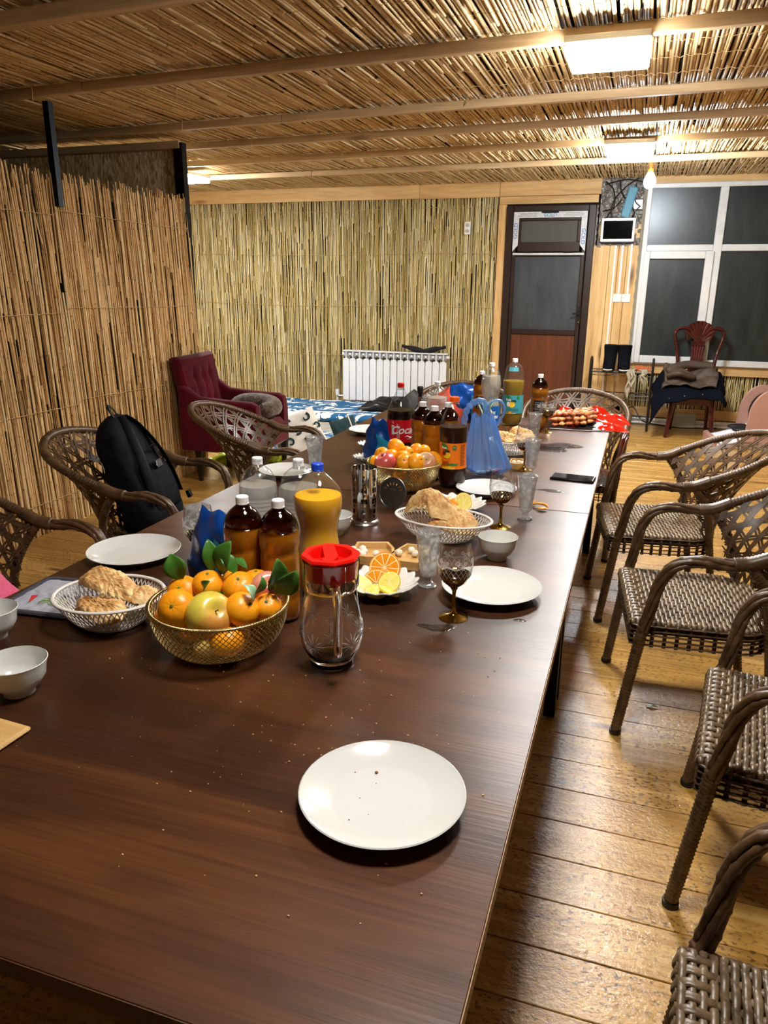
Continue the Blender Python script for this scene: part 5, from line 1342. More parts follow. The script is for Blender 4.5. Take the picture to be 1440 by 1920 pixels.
# ---------------------------------------------------------------- glasses
m_goldg = M('gold_metal', '#b89a45', .13, 1.)
m_golds = M('gold_tinted_glass', '#8d6b2c', .05, 1.0)
m_etch = M('etched_white', '#e8e8e6', .7)
def wine_glass():
    t = thing('wine_glass', 'nearest wine glass with gold stem and etched bowl, before the right plate', 'wine glass', (-.349, 1.565, TZ), group='gold stemmed wine glasses')
    H0 = .078
    prof = [(.0045, .074), (.012, H0), (.026, .09), (.0365, .108), (.0405, .128), (.0395, .15), (.0365, .168), (.034, .182)]
    inn = [(r - .0012, z) for r, z in prof[::-1]][:-2] + [(.010, .0815), (.0, .0805)]
    MB().lathe([(0, .074)] + prof + [(.0334, .1825)] + inn, 40).build('bowl', film('thin_glass', (.97, .975, .975), rough=.015, edge=.6), t, angle=180)
    MB().lathe([(0, 0), (.034, 0), (.0345, .0012), (.028, .004), (.012, .009), (.0065, .015), (.0045, .03), (.0042, .055), (.0055, .068), (.011, .0772), (.0, .0776)], 40).build('stem', m_goldg, t, angle=60)
    def rad(z):
        for (r0, z0), (r1, z1) in zip(prof, prof[1:]):
            if z0 <= z <= z1: return r0 + (r1 - r0) * (z - z0) / (z1 - z0)
        return prof[-1][0]
    MB().lathe([(rad(z) + .0004, z) for z in (.079, .085, .092, .098, .104, .11)] + [(rad(z) - .0002, z) for z in (.11, .104, .098, .092, .085, .079)], 36).build('gold_tint', m_golds, t, angle=180)
    mb = MB(); n = 22
    for s in (-1, 1):
        for k in range(n):
            pts = []
            for j in range(8):
                z = .10 + .034 * j / 7; a = 2 * PI * k / n + s * .55 * j / 7; r = rad(z) + .0006; pts.append((r * math.cos(a), r * math.sin(a), z))
            mb.tube(pts, .00022, 3, False)
    for k in range(6):
        a0 = 2 * PI * k / 6
        for j, (da, z0, rr) in enumerate(((0, .142, .006), (.16, .137, .005), (-.16, .148, .005), (.3, .146, .004))):
            for r3 in (rr, rr * .55):
                pts = []
                for q in range(17):
                    b = 2 * PI * q / 16; rr2 = r3 * (1 + .15 * math.cos(6 * b)); z = z0 + rr2 * math.sin(b); R = rad(z) + .0006; a = a0 + da + rr2 * math.cos(b) / R; pts.append((R * math.cos(a), R * math.sin(a), z))
                mb.tube(pts, .00035, 3, False)
    for z in (.134, .1365): mb.tube([((rad(z) + .0006) * math.cos(2 * PI * q / 48), (rad(z) + .0006) * math.sin(2 * PI * q / 48), z + .002 * math.sin(2 * PI * q / 48 * 6)) for q in range(49)], .0004, 3, False)
    mb.build('etching', m_etch, t, angle=180)
    return t
wg = wine_glass()
dup(wg, (-.364, 2.265, TZ), .7, 'wine glass with gold stem right of the middle bread basket')
dup(wg, (-.405, 3.05, TZ), 1.4, 'wine glass with gold stem beside the far bread basket')
dup(wg, (-.416, 3.90, TZ), 2.1, 'farthest wine glass with gold stem, by the meat skewers')
dup(wg, (-1.052, 1.62, TZ), 2.9, 'wine glass with gold stem at the left, beside the left plate')
def crystal():
    t = thing('crystal_glass', 'nearest cut crystal tumbler, beside the etched wine glass', 'glass', (-.454, 1.72, TZ), group='cut crystal footed tumblers')
    mb = MB(); n = 8
    def ring(r, z, tw=0, m=n): return [(r * math.cos(2 * PI * (k + tw) / m), r * math.sin(2 * PI * (k + tw) / m), z) for k in range(m)]
    seg = 32
    def cut(a, z):
        f = 1.0
        if .04 < z < .125:
            u = a / (2 * PI) * 8; v = (z - .04) / .026
            f += .09 * (abs((u + v) % 1 - .5) + abs((u - v) % 1 - .5) - .5)
        return f * (1 / math.cos(((a + PI / 8) % (PI / 4)) - PI / 8)) ** .6 * .985
    rows = [(0, 0), (.023, 0), (.0235, .006), (.019, .009), (.011, .015), (.0095, .021), (.013, .028), (.0205, .036)] + [(.0205 + .0125 * ((z - .036) / .114) ** 1.1, z) for z in [.036 + .0057 * k for k in range(1, 20)]] + [(.0335, .15), (.0315, .151)]
    inn = [(.029, .14), (.0255, .11), (.0215, .08), (.0185, .055), (.015, .043), (.0, .041)]
    mb.lathe(rows + inn, 96, mod=cut); mb.build('glass_body', film('crystal', (.9, .9, .9), rough=.05, dif='#fafaf8', dfac=.15, cut=60), t, angle=12)
    return t
cg = crystal()
dup(cg, (-.302, 2.375, TZ), .3, 'crystal tumbler right of the gold-stemmed glass, near the orange peel')
dup(cg, (-.365, 2.963, TZ), .1, 'crystal tumbler in front of the far bread basket')
dup(cg, (-.437, 3.575, TZ), .2, 'farthest crystal tumbler, in front of the farthest wine glass')
dup(cg, (-1.115, 1.71, TZ), .2, 'crystal tumbler just behind the left wine glass')
dup(cg, (-1.195, 2.705, TZ), .4, 'crystal tumbler at the left edge in front of the lattice chair', scale=(1.12, 1.12, 1))

# ---------------------------------------------------------------- bottles
def rr_(prof, seg=36, **k): return MB().lathe(prof, seg, **k)
m_cap_w = M('cap_white', '#e4e4e2', .4); m_ink = M('print_black', '#1b1b1f', .6)
def cap(t, z, mat, r=.0142, h=.0185, ring=True):
    MB().lathe([(0, 0), (r, 0), (r + .0004, .003), (r, .0035), (r, h - .002), (r - .0015, h), (0, h)], 60, (0, 0, z), mod=lambda a, zz: 1 + .018 * math.cos(30 * a) if .003 < zz < h - .001 else 1).build('cap', mat, t, angle=30)
def bottle(name, label, cat, x, y, prof, level, shell, liquid, capmat, H, grp=None, face=0.0, petal=True, capr=.0142, seg=40):
    """prof: outside profile (r,z) bottom to top; the liquid follows the inside up to level"""
    ang = math.atan2(-y, -x)
    t = thing(name, label, cat, (x, y, TZ), ang + face, group=grp)
    pm = (lambda a, z: 1 - .10 * (math.cos(2.5 * a) ** 8) * max(0, 1 - z / .03)) if petal else None
    MB().lathe([(0, .004)] + prof, seg, mod=pm).build('bottle_wall', shell, t, angle=180)
    if liquid is not None:
        lp = [(0, .006)]
        for r, z in prof:
            if z < level: lp.append((r - .0016, z + .001))
        for (r0, z0), (r1, z1) in zip(prof, prof[1:]):
            if z0 <= level <= z1: lp.append((r0 + (r1 - r0) * (level - z0) / max(1e-6, z1 - z0) - .0016, level))
        lp += [(0, level)]
        MB().lathe(lp, seg, mod=pm).build('liquid', liquid, t, angle=60)
    cap(t, H - .0185, capmat, capr)
    MB().lathe([(capr - .001, H - .026), (capr + .0015, H - .026), (capr + .0015, H - .0235), (capr - .001, H - .0235)], 30).build('neck_ring', shell, t)
    return t
m_amber = film('amber_plastic', (.95, .86, .72), rough=.04)
m_kvass = M('amber_drink', '#ad7414', .3, c2='#9a6510', nscale=4, sss=.15)
m_clearp = film('clear_plastic', (.95, .96, .96), rough=.04, dif='#d8dcdc', dfac=.02, edge=.4)  # faint diffuse haze in the colour stands in for reflections on the plastic
m_water = film('milky_water', (.9, .9, .88), rough=.1, dif='#dad8d0', dfac=.34)
m_amb_empty = film('amber_plastic_dark', (.16, .06, .025), rough=.04)
AMB = [(.030, .0), (.040, .006), (.0445, .018), (.0445, .055), (.0435, .06), (.0445, .065), (.0445, .15), (.0445, .158), (.042, .164), (.0425, .170), (.0455, .178), (.046, .20), (.0445, .218), (.040, .236), (.031, .250), (.021, .259), (.0145, .264), (.0135, .272)]
def amber(x, y, label, face=0.0):
    t = bottle('juice_bottle', label, 'bottle', x, y, [(r, z) for r, z in AMB if z <= .222], .226, m_amber, m_kvass, m_cap_w, .285, 'amber bottles with white caps', face)
    MB().lathe([(r + .0002, z) for r, z in AMB if z >= .21], 40).build('shoulder', m_amb_empty, t, angle=180)
    return t
A1 = amber(-.812, 1.43, 'amber bottle with white cap behind the near fruit basket, the left one', .6)
A2 = amber(-.724, 1.432, 'amber bottle with white cap just left of the glass jug', -2.2)
def dark_label(t, a0, z0=.07, z1=.14):
    def f(u, v): a = a0 + 1.2 * u; return (.0452 * math.cos(a), .0452 * math.sin(a), z0 + (z1 - z0) * v)
    o = MB().grid(f, 12, 1, .0003).build('label', M('label_navy', '#10192b', .35), t)
    for k in range(4):
        text_cyl(('ALE', '1.5 L', 'FRESH', 'LIVE')[k] if 0 else 'WWW', .006, .0457, z1 - .012 - .014 * k, a0 + .6, M('label_gold', '#c9c2a0', .4), o)
# small pale print on the dark labels, unreadable in the photograph
def dark_label(t, a0, z0=.07, z1=.14):
    o = MB().grid(lambda u, v: (.0452 * math.cos(a0 + 1.3 * u), .0452 * math.sin(a0 + 1.3 * u), z0 + (z1 - z0) * v), 12, 1, .0003).build('label', M('label_navy', '#10192b', .35), t)
    mb = MB()
    for k in range(6): mb.grid(lambda u, v: (.0458 * math.cos(a0 + .15 + (.9 - .1 * (k % 3)) * u), .0458 * math.sin(a0 + .15 + (.9 - .1 * (k % 3)) * u), z1 - .012 - .009 * k - .0022 * v), 8, 1)
    mb.build('small_print', M('label_pale', '#a8a696', .5), o, smooth=False, kind='stuff')
    MB().lathe([(0, 0), (.008, 0), (.008, .0006), (0, .0006)], 20).build('round_mark', M('label_pale', '#a8a696'), o, loc=(.0457 * math.cos(a0 + .65), .0457 * math.sin(a0 + .65), z1 - .03), rot=(0, PI / 2, a0 + .65))
dark_label(A1, .3, .06, .135); dark_label(A2, 0.6, .06, .125)
amber(-.80, 2.885, 'amber bottle right behind the cola bottle')
amber(-.728, 2.80, 'amber bottle between the cola and the orange-labelled tea bottle')
amber(-.700, 2.905, 'amber bottle hidden behind the orange-labelled tea bottle')
A6 = amber(-.79, 4.03, 'amber bottle behind the blue-labelled water bottle')
A7 = amber(-.475, 4.00, 'amber bottle with dark round label at the far right, by the skewers', 0); dark_label(A7, -.65, .09, .155); dark_label(A6, -.65, .09, .155)
# ribbed clear bottles
def clear_b(x, y, label, lev=.215):
    pr = [(.034, 0), (.046, .006), (.0515, .018)]
    z = .022
    while z < .185:
        pr += [(.0525, z), (.0505, z + .004), (.0525, z + .008)]; z += .011
    pr += [(.0525, .195), (.0515, .212), (.047, .232), (.037, .25), (.024, .262), (.0145, .268), (.0135, .276)]
    H = .29
    t = bottle('water_bottle', label, 'bottle', x, y, pr, lev, m_clearp, m_water, m_cap_w, H, 'clear ribbed water bottles with white caps')
    text_cyl('02:16:00', .0062, .0148, H - .008, 0, m_ink, t); text_cyl('LT 2L', .0055, .0148, H - .0145, .05, m_ink, t)
    return t
clear_b(-.950, 1.765, 'clear water bottle with white cap, left of the orange drink')
clear_b(-.838, 1.785, 'clear water bottle directly behind the orange drink bottle')
clear_b(-.895, 3.48, 'clear water bottle before the radiator, behind the amber bottles')
# orange drink
m_oj = M('orange_drink', '#e9a800', .3, sss=.15, c2='#f0b20c', nscale=3)
OJ = [(.036, 0), (.048, .006), (.0545, .02), (.0555, .05), (.0555, .09), (.053, .115), (.0485, .14), (.0465, .158), (.0475, .175), (.052, .195), (.0575, .215), (.0595, .232), (.059, .248), (.054, .266), (.044, .282), (.031, .296), (.020, .305), (.0145, .31), (.0135, .318)]
bottle('juice_bottle', 'waisted bottle of bright orange drink with a blue cap behind the jug', 'bottle', -.703, 1.605, OJ, .252, m_clearp, m_oj, M('cap_blue', '#1746c4', .35), .33)
# cola
m_clrd = film('clear_plastic_thin', (.95, .96, .96), rough=.04, edge=.4)
m_cola = M('cola_liquid', '#080302', .3, spec=.15)
CO = [(.034, 0), (.048, .006), (.0545, .02), (.0555, .05), (.054, .10), (.0535, .13), (.0555, .16), (.0565, .19), (.0565, .215), (.054, .232), (.046, .255), (.036, .277), (.027, .295), (.019, .311), (.0145, .322), (.0135, .332)]
t = bottle('cola_bottle', 'two litre cola bottle with red cap and red label', 'bottle', -.916, 2.96, CO, .235, m_clrd, m_cola, M('cap_red', '#c41410', .35), .345)
def wrap_label(t, z0, z1, R, mat, name='label', a0=-PI, a1=PI):
    return MB().grid(lambda u, v: ((R(v) if callable(R) else R) * math.cos(a0 + (a1 - a0) * u), (R(v) if callable(R) else R) * math.sin(a0 + (a1 - a0) * u), z0 + (z1 - z0) * v), 48, 6).build(name, mat, t, angle=180)
lb = wrap_label(t, .105, .20, lambda v: .0552 + .0022 * v, M('label_red', '#c20f22', .35))
lb2 = M('label_white', '#e9e6e2', .4)
text_cyl('Coca-Cola', .045, .0584, .158, .95, lb2, lb, shear=.35, bold=.0008)
MB().tube([(.0582 * math.cos(.35 + .09 * k), .0582 * math.sin(.35 + .09 * k), .130 + .004 * math.sin(k * .9)) for k in range(14)], [.0004 + .0018 * math.sin(PI * k / 13) for k in range(14)], 4, True, 1).build('swoosh', lb2, lb)
text_cyl('CLASSIC', .008, .0578, .122, .75, lb2, lb); text_cyl('2L', .009, .0572, .112, .05, lb2, lb); text_cyl('2L', .009, .0578, .19, -.55, lb2, lb)
text_cyl('ALA QAITA JASAU', .008, .0576, .152, -.22, lb2, lb, vertical=True); text_cyl('PERERABOTKA', .0075, .0576, .150, -.08, lb2, lb, vertical=True)
wrap_label(lb, .14, .178, .0577, lb2, 'barcode_field', -.68, -.46)
mb = MB()
for k in range(9): mb.grid(lambda u, v: (.0581 * math.cos(-.665 + .022 * k + (.008 + .005 * (k % 2)) * u), .0581 * math.sin(-.665 + .022 * k + (.008 + .005 * (k % 2)) * u), .145 + .028 * v), 1, 1)
mb.build('barcode', m_ink, lb, smooth=False, kind='stuff')
# peach tea
m_tea = M('tea_liquid', '#260a04', .3, spec=.15)
TE = [(.033, 0), (.045, .006), (.0515, .02), (.053, .05), (.052, .09), (.0495, .12), (.0495, .16), (.052, .19), (.0535, .215), (.053, .232), (.047, .255), (.036, .28), (.026, .298), (.019, .308), (.0165, .314), (.0155, .322)]
t = bottle('tea_bottle', 'dark tea bottle with orange cap and orange label in front of the blue bag', 'bottle', -.628, 2.70, TE, .232, m_clrd, m_tea, M('cap_orange', '#ee5a0e', .35), .34, capr=.0175)
m_lo = M('label_orange', '#ef7a12', .35); lb = wrap_label(t, .078, .175, lambda v: .0535 - .0035 * math.sin(v * 2.6), m_lo)
m_lg = M('label_green', '#2f7a33', .4); m_lw = M('label_white2', '#efece2', .4); m_ly = M('label_yellow', '#f2c21a', .4)
def patch(parent, name, mat, R, z, a, w, h, n=20, tilt=0.):
    vs = [(R * math.cos(a), R * math.sin(a), z)]
    for k in range(n):
        b = 2 * PI * k / n; dx = w * math.cos(b); dz = h * math.sin(b); aa = a + (dx * math.cos(tilt) - dz * math.sin(tilt)) / R
        vs.append((R * math.cos(aa), R * math.sin(aa), z + dx * math.sin(tilt) + dz * math.cos(tilt)))
    return MB().add(vs, [(0, 1 + k, 1 + (k + 1) % n) for k in range(n)]).build(name, mat, parent, smooth=False)
patch(lb, 'leaf_print', m_lg, .0545, .163, -.62, .017, .010, tilt=-.5); text_cyl('Fuse', .012, .0550, .158, -.62, m_lw, lb, bold=.0004); text_cyl('tea', .016, .0552, .147, -.38, m_ink, lb, bold=.0008)
patch(lb, 'peach_print', m_ly, .0538, .132, -.42, .015, .014); patch(lb, 'peach_print', M('print_red', '#8c1f1a', .4), .0541, .138, -.62, .008, .009)
patch(lb, 'green_seal', m_lg, .0545, .16, .12, .008, .008); text_cyl('FRESH', .004, .0549, .16, .12, m_lw, lb)
patch(lb, 'green_banner', m_lg, .0545, .096, .05, .022, .004); patch(lb, 'yellow_banner', m_ly, .0545, .084, -.3, .028, .006)
mb = MB()
for k in range(16): mb.grid(lambda u, v: (.0546 * math.cos(.55 + (.42 - .06 * (k % 3)) * u), .0546 * math.sin(.55 + (.42 - .06 * (k % 3)) * u), .168 - .005 * k - .002 * v), 4, 1)
for k in range(5): mb.grid(lambda u, v: (.0546 * math.cos(-.75 + .5 * u), .0546 * math.sin(-.75 + .5 * u), .108 - .004 * k - .0015 * v), 4, 1)
mb.build('small_print', M('print_brown', '#7a3206', .5), lb, smooth=False, kind='stuff')
# far group
WA = [(.033, 0), (.045, .006), (.051, .02), (.051, .09), (.050, .125), (.044, .155), (.0405, .17), (.044, .19), (.050, .215), (.051, .24), (.048, .275), (.044, .295), (.034, .312), (.02, .323), (.0145, .33), (.0135, .337)]
t = bottle('water_bottle', 'clear waisted water bottle with a blue dolphin label', 'bottle', -.705, 3.845, WA, .285, m_clearp, m_water, m_cap_w, .35)
lb = wrap_label(t, .045, .135, .0517, M('label_blue', '#0e5ea8', .35))
text_cyl('FLEX', .020, .0524, .10, .12, m_lw, lb, bold=.001, shear=.2); text_cyl('SPLASH', .020, .0526, .078, .22, m_lw, lb, bold=.001, shear=.2)
pts = [(-.55, .098), (-.40, .118), (-.18, .127), (.02, .12), (.14, .102), (.20, .088)]
MB().tube(catmull([(.0526 * math.cos(a), .0526 * math.sin(a), z) for a, z in pts], 6), [.0008 + .004 * math.sin(PI * k / 30) for k in range(31)], 6, True, 1).build('dolphin_print', m_lw, lb)
MB().tube(catmull([(.0526 * math.cos(a), .0526 * math.sin(a), z) for a, z in ((-.2, .124), (-.1, .134), (-.02, .13))], 4), .0014, 4).build('dolphin_fin', m_lw, lb)
for z in (.062, .055): MB().tube([(.0524 * math.cos(-.3 + .06 * k), .0524 * math.sin(-.3 + .06 * k), z + .002 * math.sin(k * .6)) for k in range(14)], .0009, 4).build('wave_print', m_lw, lb)
m_ltea = M('lemon_tea', '#b08c12', .2, trans=.35, c2='#a07d0c', nscale=3)
TF = [(.034, 0), (.047, .006), (.0535, .02), (.0545, .05), (.0545, .13), (.052, .15), (.0525, .17), (.055, .20), (.0565, .235), (.054, .25), (.049, .265), (.048, .285), (.044, .305), (.034, .32), (.02, .33), (.0145, .335), (.0135, .34)]
t = bottle('tea_bottle', 'lemon tea bottle with white cap and turquoise label at the far end', 'bottle', -.622, 4.06, TF, .238, m_clearp, m_ltea, m_cap_w, .355)
wrap_label(t, .292, .312, lambda v: .0468 - .006 * v, M('label_teal', '#3f9aa6', .4), 'neck_band', -.7, .5)
lb = wrap_label(t, .068, .165, .0556, M('label_teal', '#3f9aa6', .35))
patch(lb, 'leaf_print', m_lg, .0560, .152, -.45, .020, .011, tilt=-.4); text_cyl('Fuse', .017, .0566, .142, -.42, m_lw, lb, bold=.0005); text_cyl('tea', .022, .0568, .138, .08, m_ink, lb, bold=.001)
patch(lb, 'lemon_print', m_ly, .0563, .117, -.1, .018, .016); patch(lb, 'lemon_print', m_lw, .0561, .118, -.42, .010, .012); patch(lb, 'green_seal', m_lg, .0562, .152, .5, .008, .010); patch(lb, 'yellow_banner', M('banner_orange', '#e8a01c', .4), .0562, .074, -.25, .035, .006)
mb = MB()
for k in range(4): mb.grid(lambda u, v: (.0561 * math.cos(-.5 + 1.1 * u), .0561 * math.sin(-.5 + 1.1 * u), .095 - .004 * k - .0014 * v), 6, 1)
mb.build('small_print', M('print_teal', '#1d5a60', .5), lb, smooth=False, kind='stuff')

# ---------------------------------------------------------------- glass jug
def jug():
    ang = math.atan2(-1.276, .535)
    t = thing('glass_jug', 'clear cut glass jug with red plastic lid and its handle towards the camera', 'jug', (-.535, 1.276, TZ), ang + .12)
    R = [(0, .0), (.040, .0), (.044, .003), (.044, .012), (.050, .022), (.059, .040), (.0635, .062), (.064, .080), (.061, .105), (.056, .13), (.0525, .152), (.052, .165), (.0545, .17), (.0545, .174), (.0555, .18), (.0565, .222), (.057, .228)]
    I = [(.0535, .228), (.0525, .18), (.050, .17), (.0485, .152), (.052, .13), (.057, .105), (.0602, .08), (.0598, .062), (.0555, .042), (.047, .026), (.040, .017), (0, .0165)]
    def md(a, z): return (1 / math.cos(((a + PI / 8) % (PI / 4)) - PI / 8)) ** .7 * .985 if z > .172 else 1.0
    MB().lathe(R + I, 96, mod=md).build('glass_body', m_glass, t, angle=28)
    hd = catmull([(.050, 0, .185), (.075, 0, .190), (.094, 0, .178), (.099, 0, .15), (.098, 0, .11), (.097, 0, .075), (.09, 0, .062)], 8)
    MB().tube(hd, [.0095] * 6 + [.0082] * (len(hd) - 6), 12, True, 1.0, (0, 1, 0)).build('handle', m_glass, t, angle=60)
    # cut stars
    mb = MB()
    def rz(z):
        for (r0, z0), (r1, z1) in zip(R, R[1:]):
            if z0 <= z <= z1 and z1 > z0: return r0 + (r1 - r0) * (z - z0) / (z1 - z0)
        return .06
    for k in range(5):
        for (da, zc, L) in ((0, .062, .026), (.6, .085, .020)):
            a0 = 2 * PI * k / 5 + .55 + da
            for j in range(12):
                b = 2 * PI * j / 12 + .1; pts = []
                for s in (.18, .5, 1):
                    z = zc + L * s * math.sin(b); a = a0 + L * s * math.cos(b) / .062; r = rz(z) + .0004; pts.append((r * math.cos(a), r * math.sin(a), z))
                mb.tube(pts, [.0015, .0016, .0003], 4, True, .5)
    mb.build('cut_stars', film('cut_glass', (.8, .8, .8), rough=.1, dif='#e8eaea', dfac=.35), t, angle=180)
    mr = M('red_plastic', '#e01208', .3, trans=.0, sss=.1)
    ov = [(.059 * (1 / math.cos(((a + PI / 8) % (PI / 4)) - PI / 8)) * math.cos(a), .059 * (1 / math.cos(((a + PI / 8) % (PI / 4)) - PI / 8)) * math.sin(a)) for a in [PI / 8 + PI / 4 * k for k in range(8)]]
    n = 8
    def inner(r, z, m=48): return [(r * math.cos(2 * PI * k / m), r * math.sin(2 * PI * k / m), z) for k in range(m)]
    rings = [[(.050 * math.cos(2 * PI * k / 48), .050 * math.sin(2 * PI * k / 48), .196) for k in range(48)]]
    def oct_(r, z): return [(r / math.cos(((a) % (PI / 4)) - PI / 8) * math.cos(a), r / math.cos(((a) % (PI / 4)) - PI / 8) * math.sin(a), z) for a in [2 * PI * k / 48 for k in range(48)]]
    MB().loft([inner(.049, .19), inner(.0505, .222), oct_(.0545, .2295), oct_(.0555, .2325), oct_(.053, .2375), inner(.043, .2375), inner(.041, .233), inner(.039, .215)], True, False).build('lid_rim', mr, t, angle=35)
    MB().lathe([(0, .212), (.0395, .212), (.0395, .216), (0, .216)], 48).build('lid_well', mr, t)
    MB().prism([(-.045, -.011), (.02, -.013), (.026, -.022), (.043, -.018), (.043, .0), (.02, .013), (-.045, .013)], .216, .237).build('lid_grip', mr, t, smooth=False)
    MB().lathe([(0, -.0), (.004, 0), (.0045, .012), (.0, .0125)], 12, (.03, .012, .176)).build('lid_pip', mr, t)
    def skirt(u, v):
        a = PI * .62 + PI * 1.3 * u - PI * .27; d = .025 + .022 * math.exp(-((u - .25) / .12) ** 2); return (.0475 * math.cos(a), .0475 * math.sin(a), .212 - d * v)
    MB().grid(skirt, 40, 4, .0015).build('lid_skirt', mr, t, angle=180)
jug()

# ---------------------------------------------------------------- cutlery holder and its loose base
def holder():
    t = thing('cutlery_holder', 'polished steel cutlery holder with cut-outs in the middle of the near table', 'cutlery holder', (-.788, 2.17, TZ), math.atan2(-2.17, .788))
    ms = M('polished_steel', '#c2c2c2', .08, 1.); n = 90; rows = 44; R = .0405; z0, z1 = .012, .182
    holes = []
    for a in [-.95 + k * 2 * PI / 7 for k in range(7)]:
        for z, w, h, kind in ((.16, .004, .004, 0), (.148, .007, .007, 0), (.132, .004, .004, 0), (.115, .009, .009, 1), (.098, .005, .005, 0), (.08, .010, .008, 1), (.062, .004, .004, 0), (.045, .007, .008, 2), (.028, .0045, .005, 0)): holes.append((a, z, w, h, kind))
    def inh(a, z):
        for ha, hz, w, h, kd in holes:
            da = ((a - ha + PI) % (2 * PI) - PI) * R; dz = z - hz
            if abs(da) < w and abs(dz) < h:
                if kd == 1 or (da / w) ** 2 + (dz / h) ** 2 < 1: return True
        return False
    n = 180; rows = 72
    q = lambda i, j: j * n + (i % n)
    vs = [(r * math.cos(2 * PI * i / n), r * math.sin(2 * PI * i / n), z0 + (z1 - z0) * j / rows) for r in (R, R - .0012) for j in range(rows + 1) for i in range(n)]
    o = n * (rows + 1); fs = []; op = [[inh(2 * PI * (i + .5) / n, z0 + (z1 - z0) * (j + .5) / rows) for i in range(n)] for j in range(rows)]
    for j in range(rows):
        for i in range(n):
            if op[j][i]: continue
            fs.append((q(i, j), q(i + 1, j), q(i + 1, j + 1), q(i, j + 1))); fs.append((q(i, j) + o, q(i, j + 1) + o, q(i + 1, j + 1) + o, q(i + 1, j) + o))
    mb = MB(); mb.add(vs, fs); mb.build('perforated_wall', ms, t, angle=180)
    MB().tube([(R * math.cos(2 * PI * k / 60), R * math.sin(2 * PI * k / 60), .182) for k in range(61)], .0013, 6, False).build('rolled_rim', ms, t, angle=180)
    MB().lathe([(0, 0), (.052, 0), (.053, .003), (.050, .008), (.044, .012), (.041, .014), (0, .014)], 60).build('base', M('brushed_steel', '#b5b5b6', .22, 1.), t)
    s = MB().tube([(-.03, .0, .02), (-.036, .0, .16), (-.037, .0, .185)], .002, 6, True, 1).build('spoon', ms, t)
    for o in (s,):
        o.parent = None; tag(o, 'metal cutlery handle standing in the steel holder', 'cutlery'); o.location = (-.788, 2.17, TZ)
    t = thing('steel_disc', 'perforated steel disc leaning on edge behind the cutlery holder', 'steel disc', (-.755, 2.36, TZ + .051), rot=(math.radians(78), 0, math.radians(-12)))
    R = .052; n = 96; rows = 26; vs = []; fs = []
    def hole(a, r):
        k = (a / (2 * PI) * 10) % 1 - .5; k2 = (a / (2 * PI) * 16 + .5) % 1 - .5
        return (.008 < r < .018 and (abs(k) * r * .62 < .0022 * math.sin(PI * (r - .008) / .010))) or (.026 < r < .039 and abs(k2) * r * .4 < .0030 * math.sin(PI * (r - .026) / .013) * .7)
    for z in (0, -.001):
        for j in range(rows + 1):
            for i in range(n): a = 2 * PI * i / n; r = .001 + R * j / rows; vs.append((r * math.cos(a), r * math.sin(a), z))
    o = n * (rows + 1)
    for j in range(rows):
        for i in range(n):
            if hole(2 * PI * (i + .5) / n, .001 + R * (j + .5) / rows): continue
            a, b, c, d = j * n + i, j * n + (i + 1) % n, (j + 1) * n + (i + 1) % n, (j + 1) * n + i
            fs += [(a, d, c, b), (a + o, b + o, c + o, d + o)]
    MB().add(vs, fs).build('perforated_plate', M('brushed_steel_d', '#8f8f8f', .3, 1.), t, smooth=False)
    MB().tube([(R * math.cos(2 * PI * k / 60), R * math.sin(2 * PI * k / 60), 0) for k in range(61)], .002, 6, False).build('edge_ring', M('brushed_steel_d', '#8f8f8f'), t, angle=180)
holder()

# ---------------------------------------------------------------- wooden dishes with white curd balls
m_bam = wood('bamboo', [(.3, '#b88a48'), (.55, '#cfa565'), (.8, '#dcb97e')], 'X', 22, .45, None, .05)
def tray(x, y, rz, w, d, label):
    t = thing('wooden_dish', label, 'wooden dish', (x, y, TZ), rz, group='small wooden dishes with curd balls')
    poly = [(-w / 2, -d * .36), (-w * .12, -d / 2), (w * .5, -d * .42), (w * .46, d * .12), (w * .30, d / 2), (-w * .42, d * .44)]
    MB().prism(poly, 0, .009).build('bottom', m_bam, t, smooth=False)
    n = len(poly); c = Vector((0, 0, 0)); inn = [(px * .86, py * .86) for px, py in poly]
    mb = MB(); mb.loft([[(px, py, .008) for px, py in poly], [(px, py, .024) for px, py in poly], [(px, py, .024) for px, py in inn], [(px * .97, py * .97, .0095) for px, py in inn]], True, False); mb.build('raised_edge', m_bam, t, smooth=False)
    return t
tray(-.655, 1.878, .25, .125, .13, 'left wooden dish holding white curd balls behind the jug')
tray(-.548, 1.885, -.15, .10, .15, 'right wooden dish holding white curd balls by the crystal glass')
m_curd = M('curd', '#e8e0cc', .7, bump=.3, bscale=120)
cb = [(-.070, .01), (-.048, .022), (-.052, -.012), (-.035, .002), (-.032, -.022), (.0, -.006)]
CL = ['at the far left', 'at the back left', 'at the front left', 'in the middle of the heap', 'in front of the heap', 'alone on the right']
for k, (dx, dy) in enumerate(cb):
    o = MB().sphere((0, 0, 0), .0098 + .0008 * (k % 3), 1, 1, .92, 14, 10, lambda d: 1 + .05 * math.sin(7 * d.x + 5 * d.y + k)).build('curd_ball', m_curd, loc=(-.64 + dx * 1.05, 1.86 + dy, TZ + .0192), angle=180); tag(o, 'white curd ball in the left wooden dish, ' + CL[k], 'curd ball', 'curd balls')
for k, (dx, dy, w) in enumerate(((-.03, .0, 'left'), (.0, .03, 'back'), (.02, .008, 'right'), (.045, .02, 'rightmost, by the glass rim'))):
    o = MB().sphere((0, 0, 0), .0105, 1, .95, .95, 14, 10, lambda d: 1 + .06 * math.sin(6 * d.x + 5 * d.z + k)).build('curd_ball', m_curd, loc=(-.555 + dx * .9, 1.885 + dy, TZ + .0194), angle=180); tag(o, 'white curd ball in the right wooden dish, ' + w, 'curd ball', 'curd balls')
tray(-.44, 3.10, .1, .07, .10, 'small wooden dish beside the blue bag on the far table')
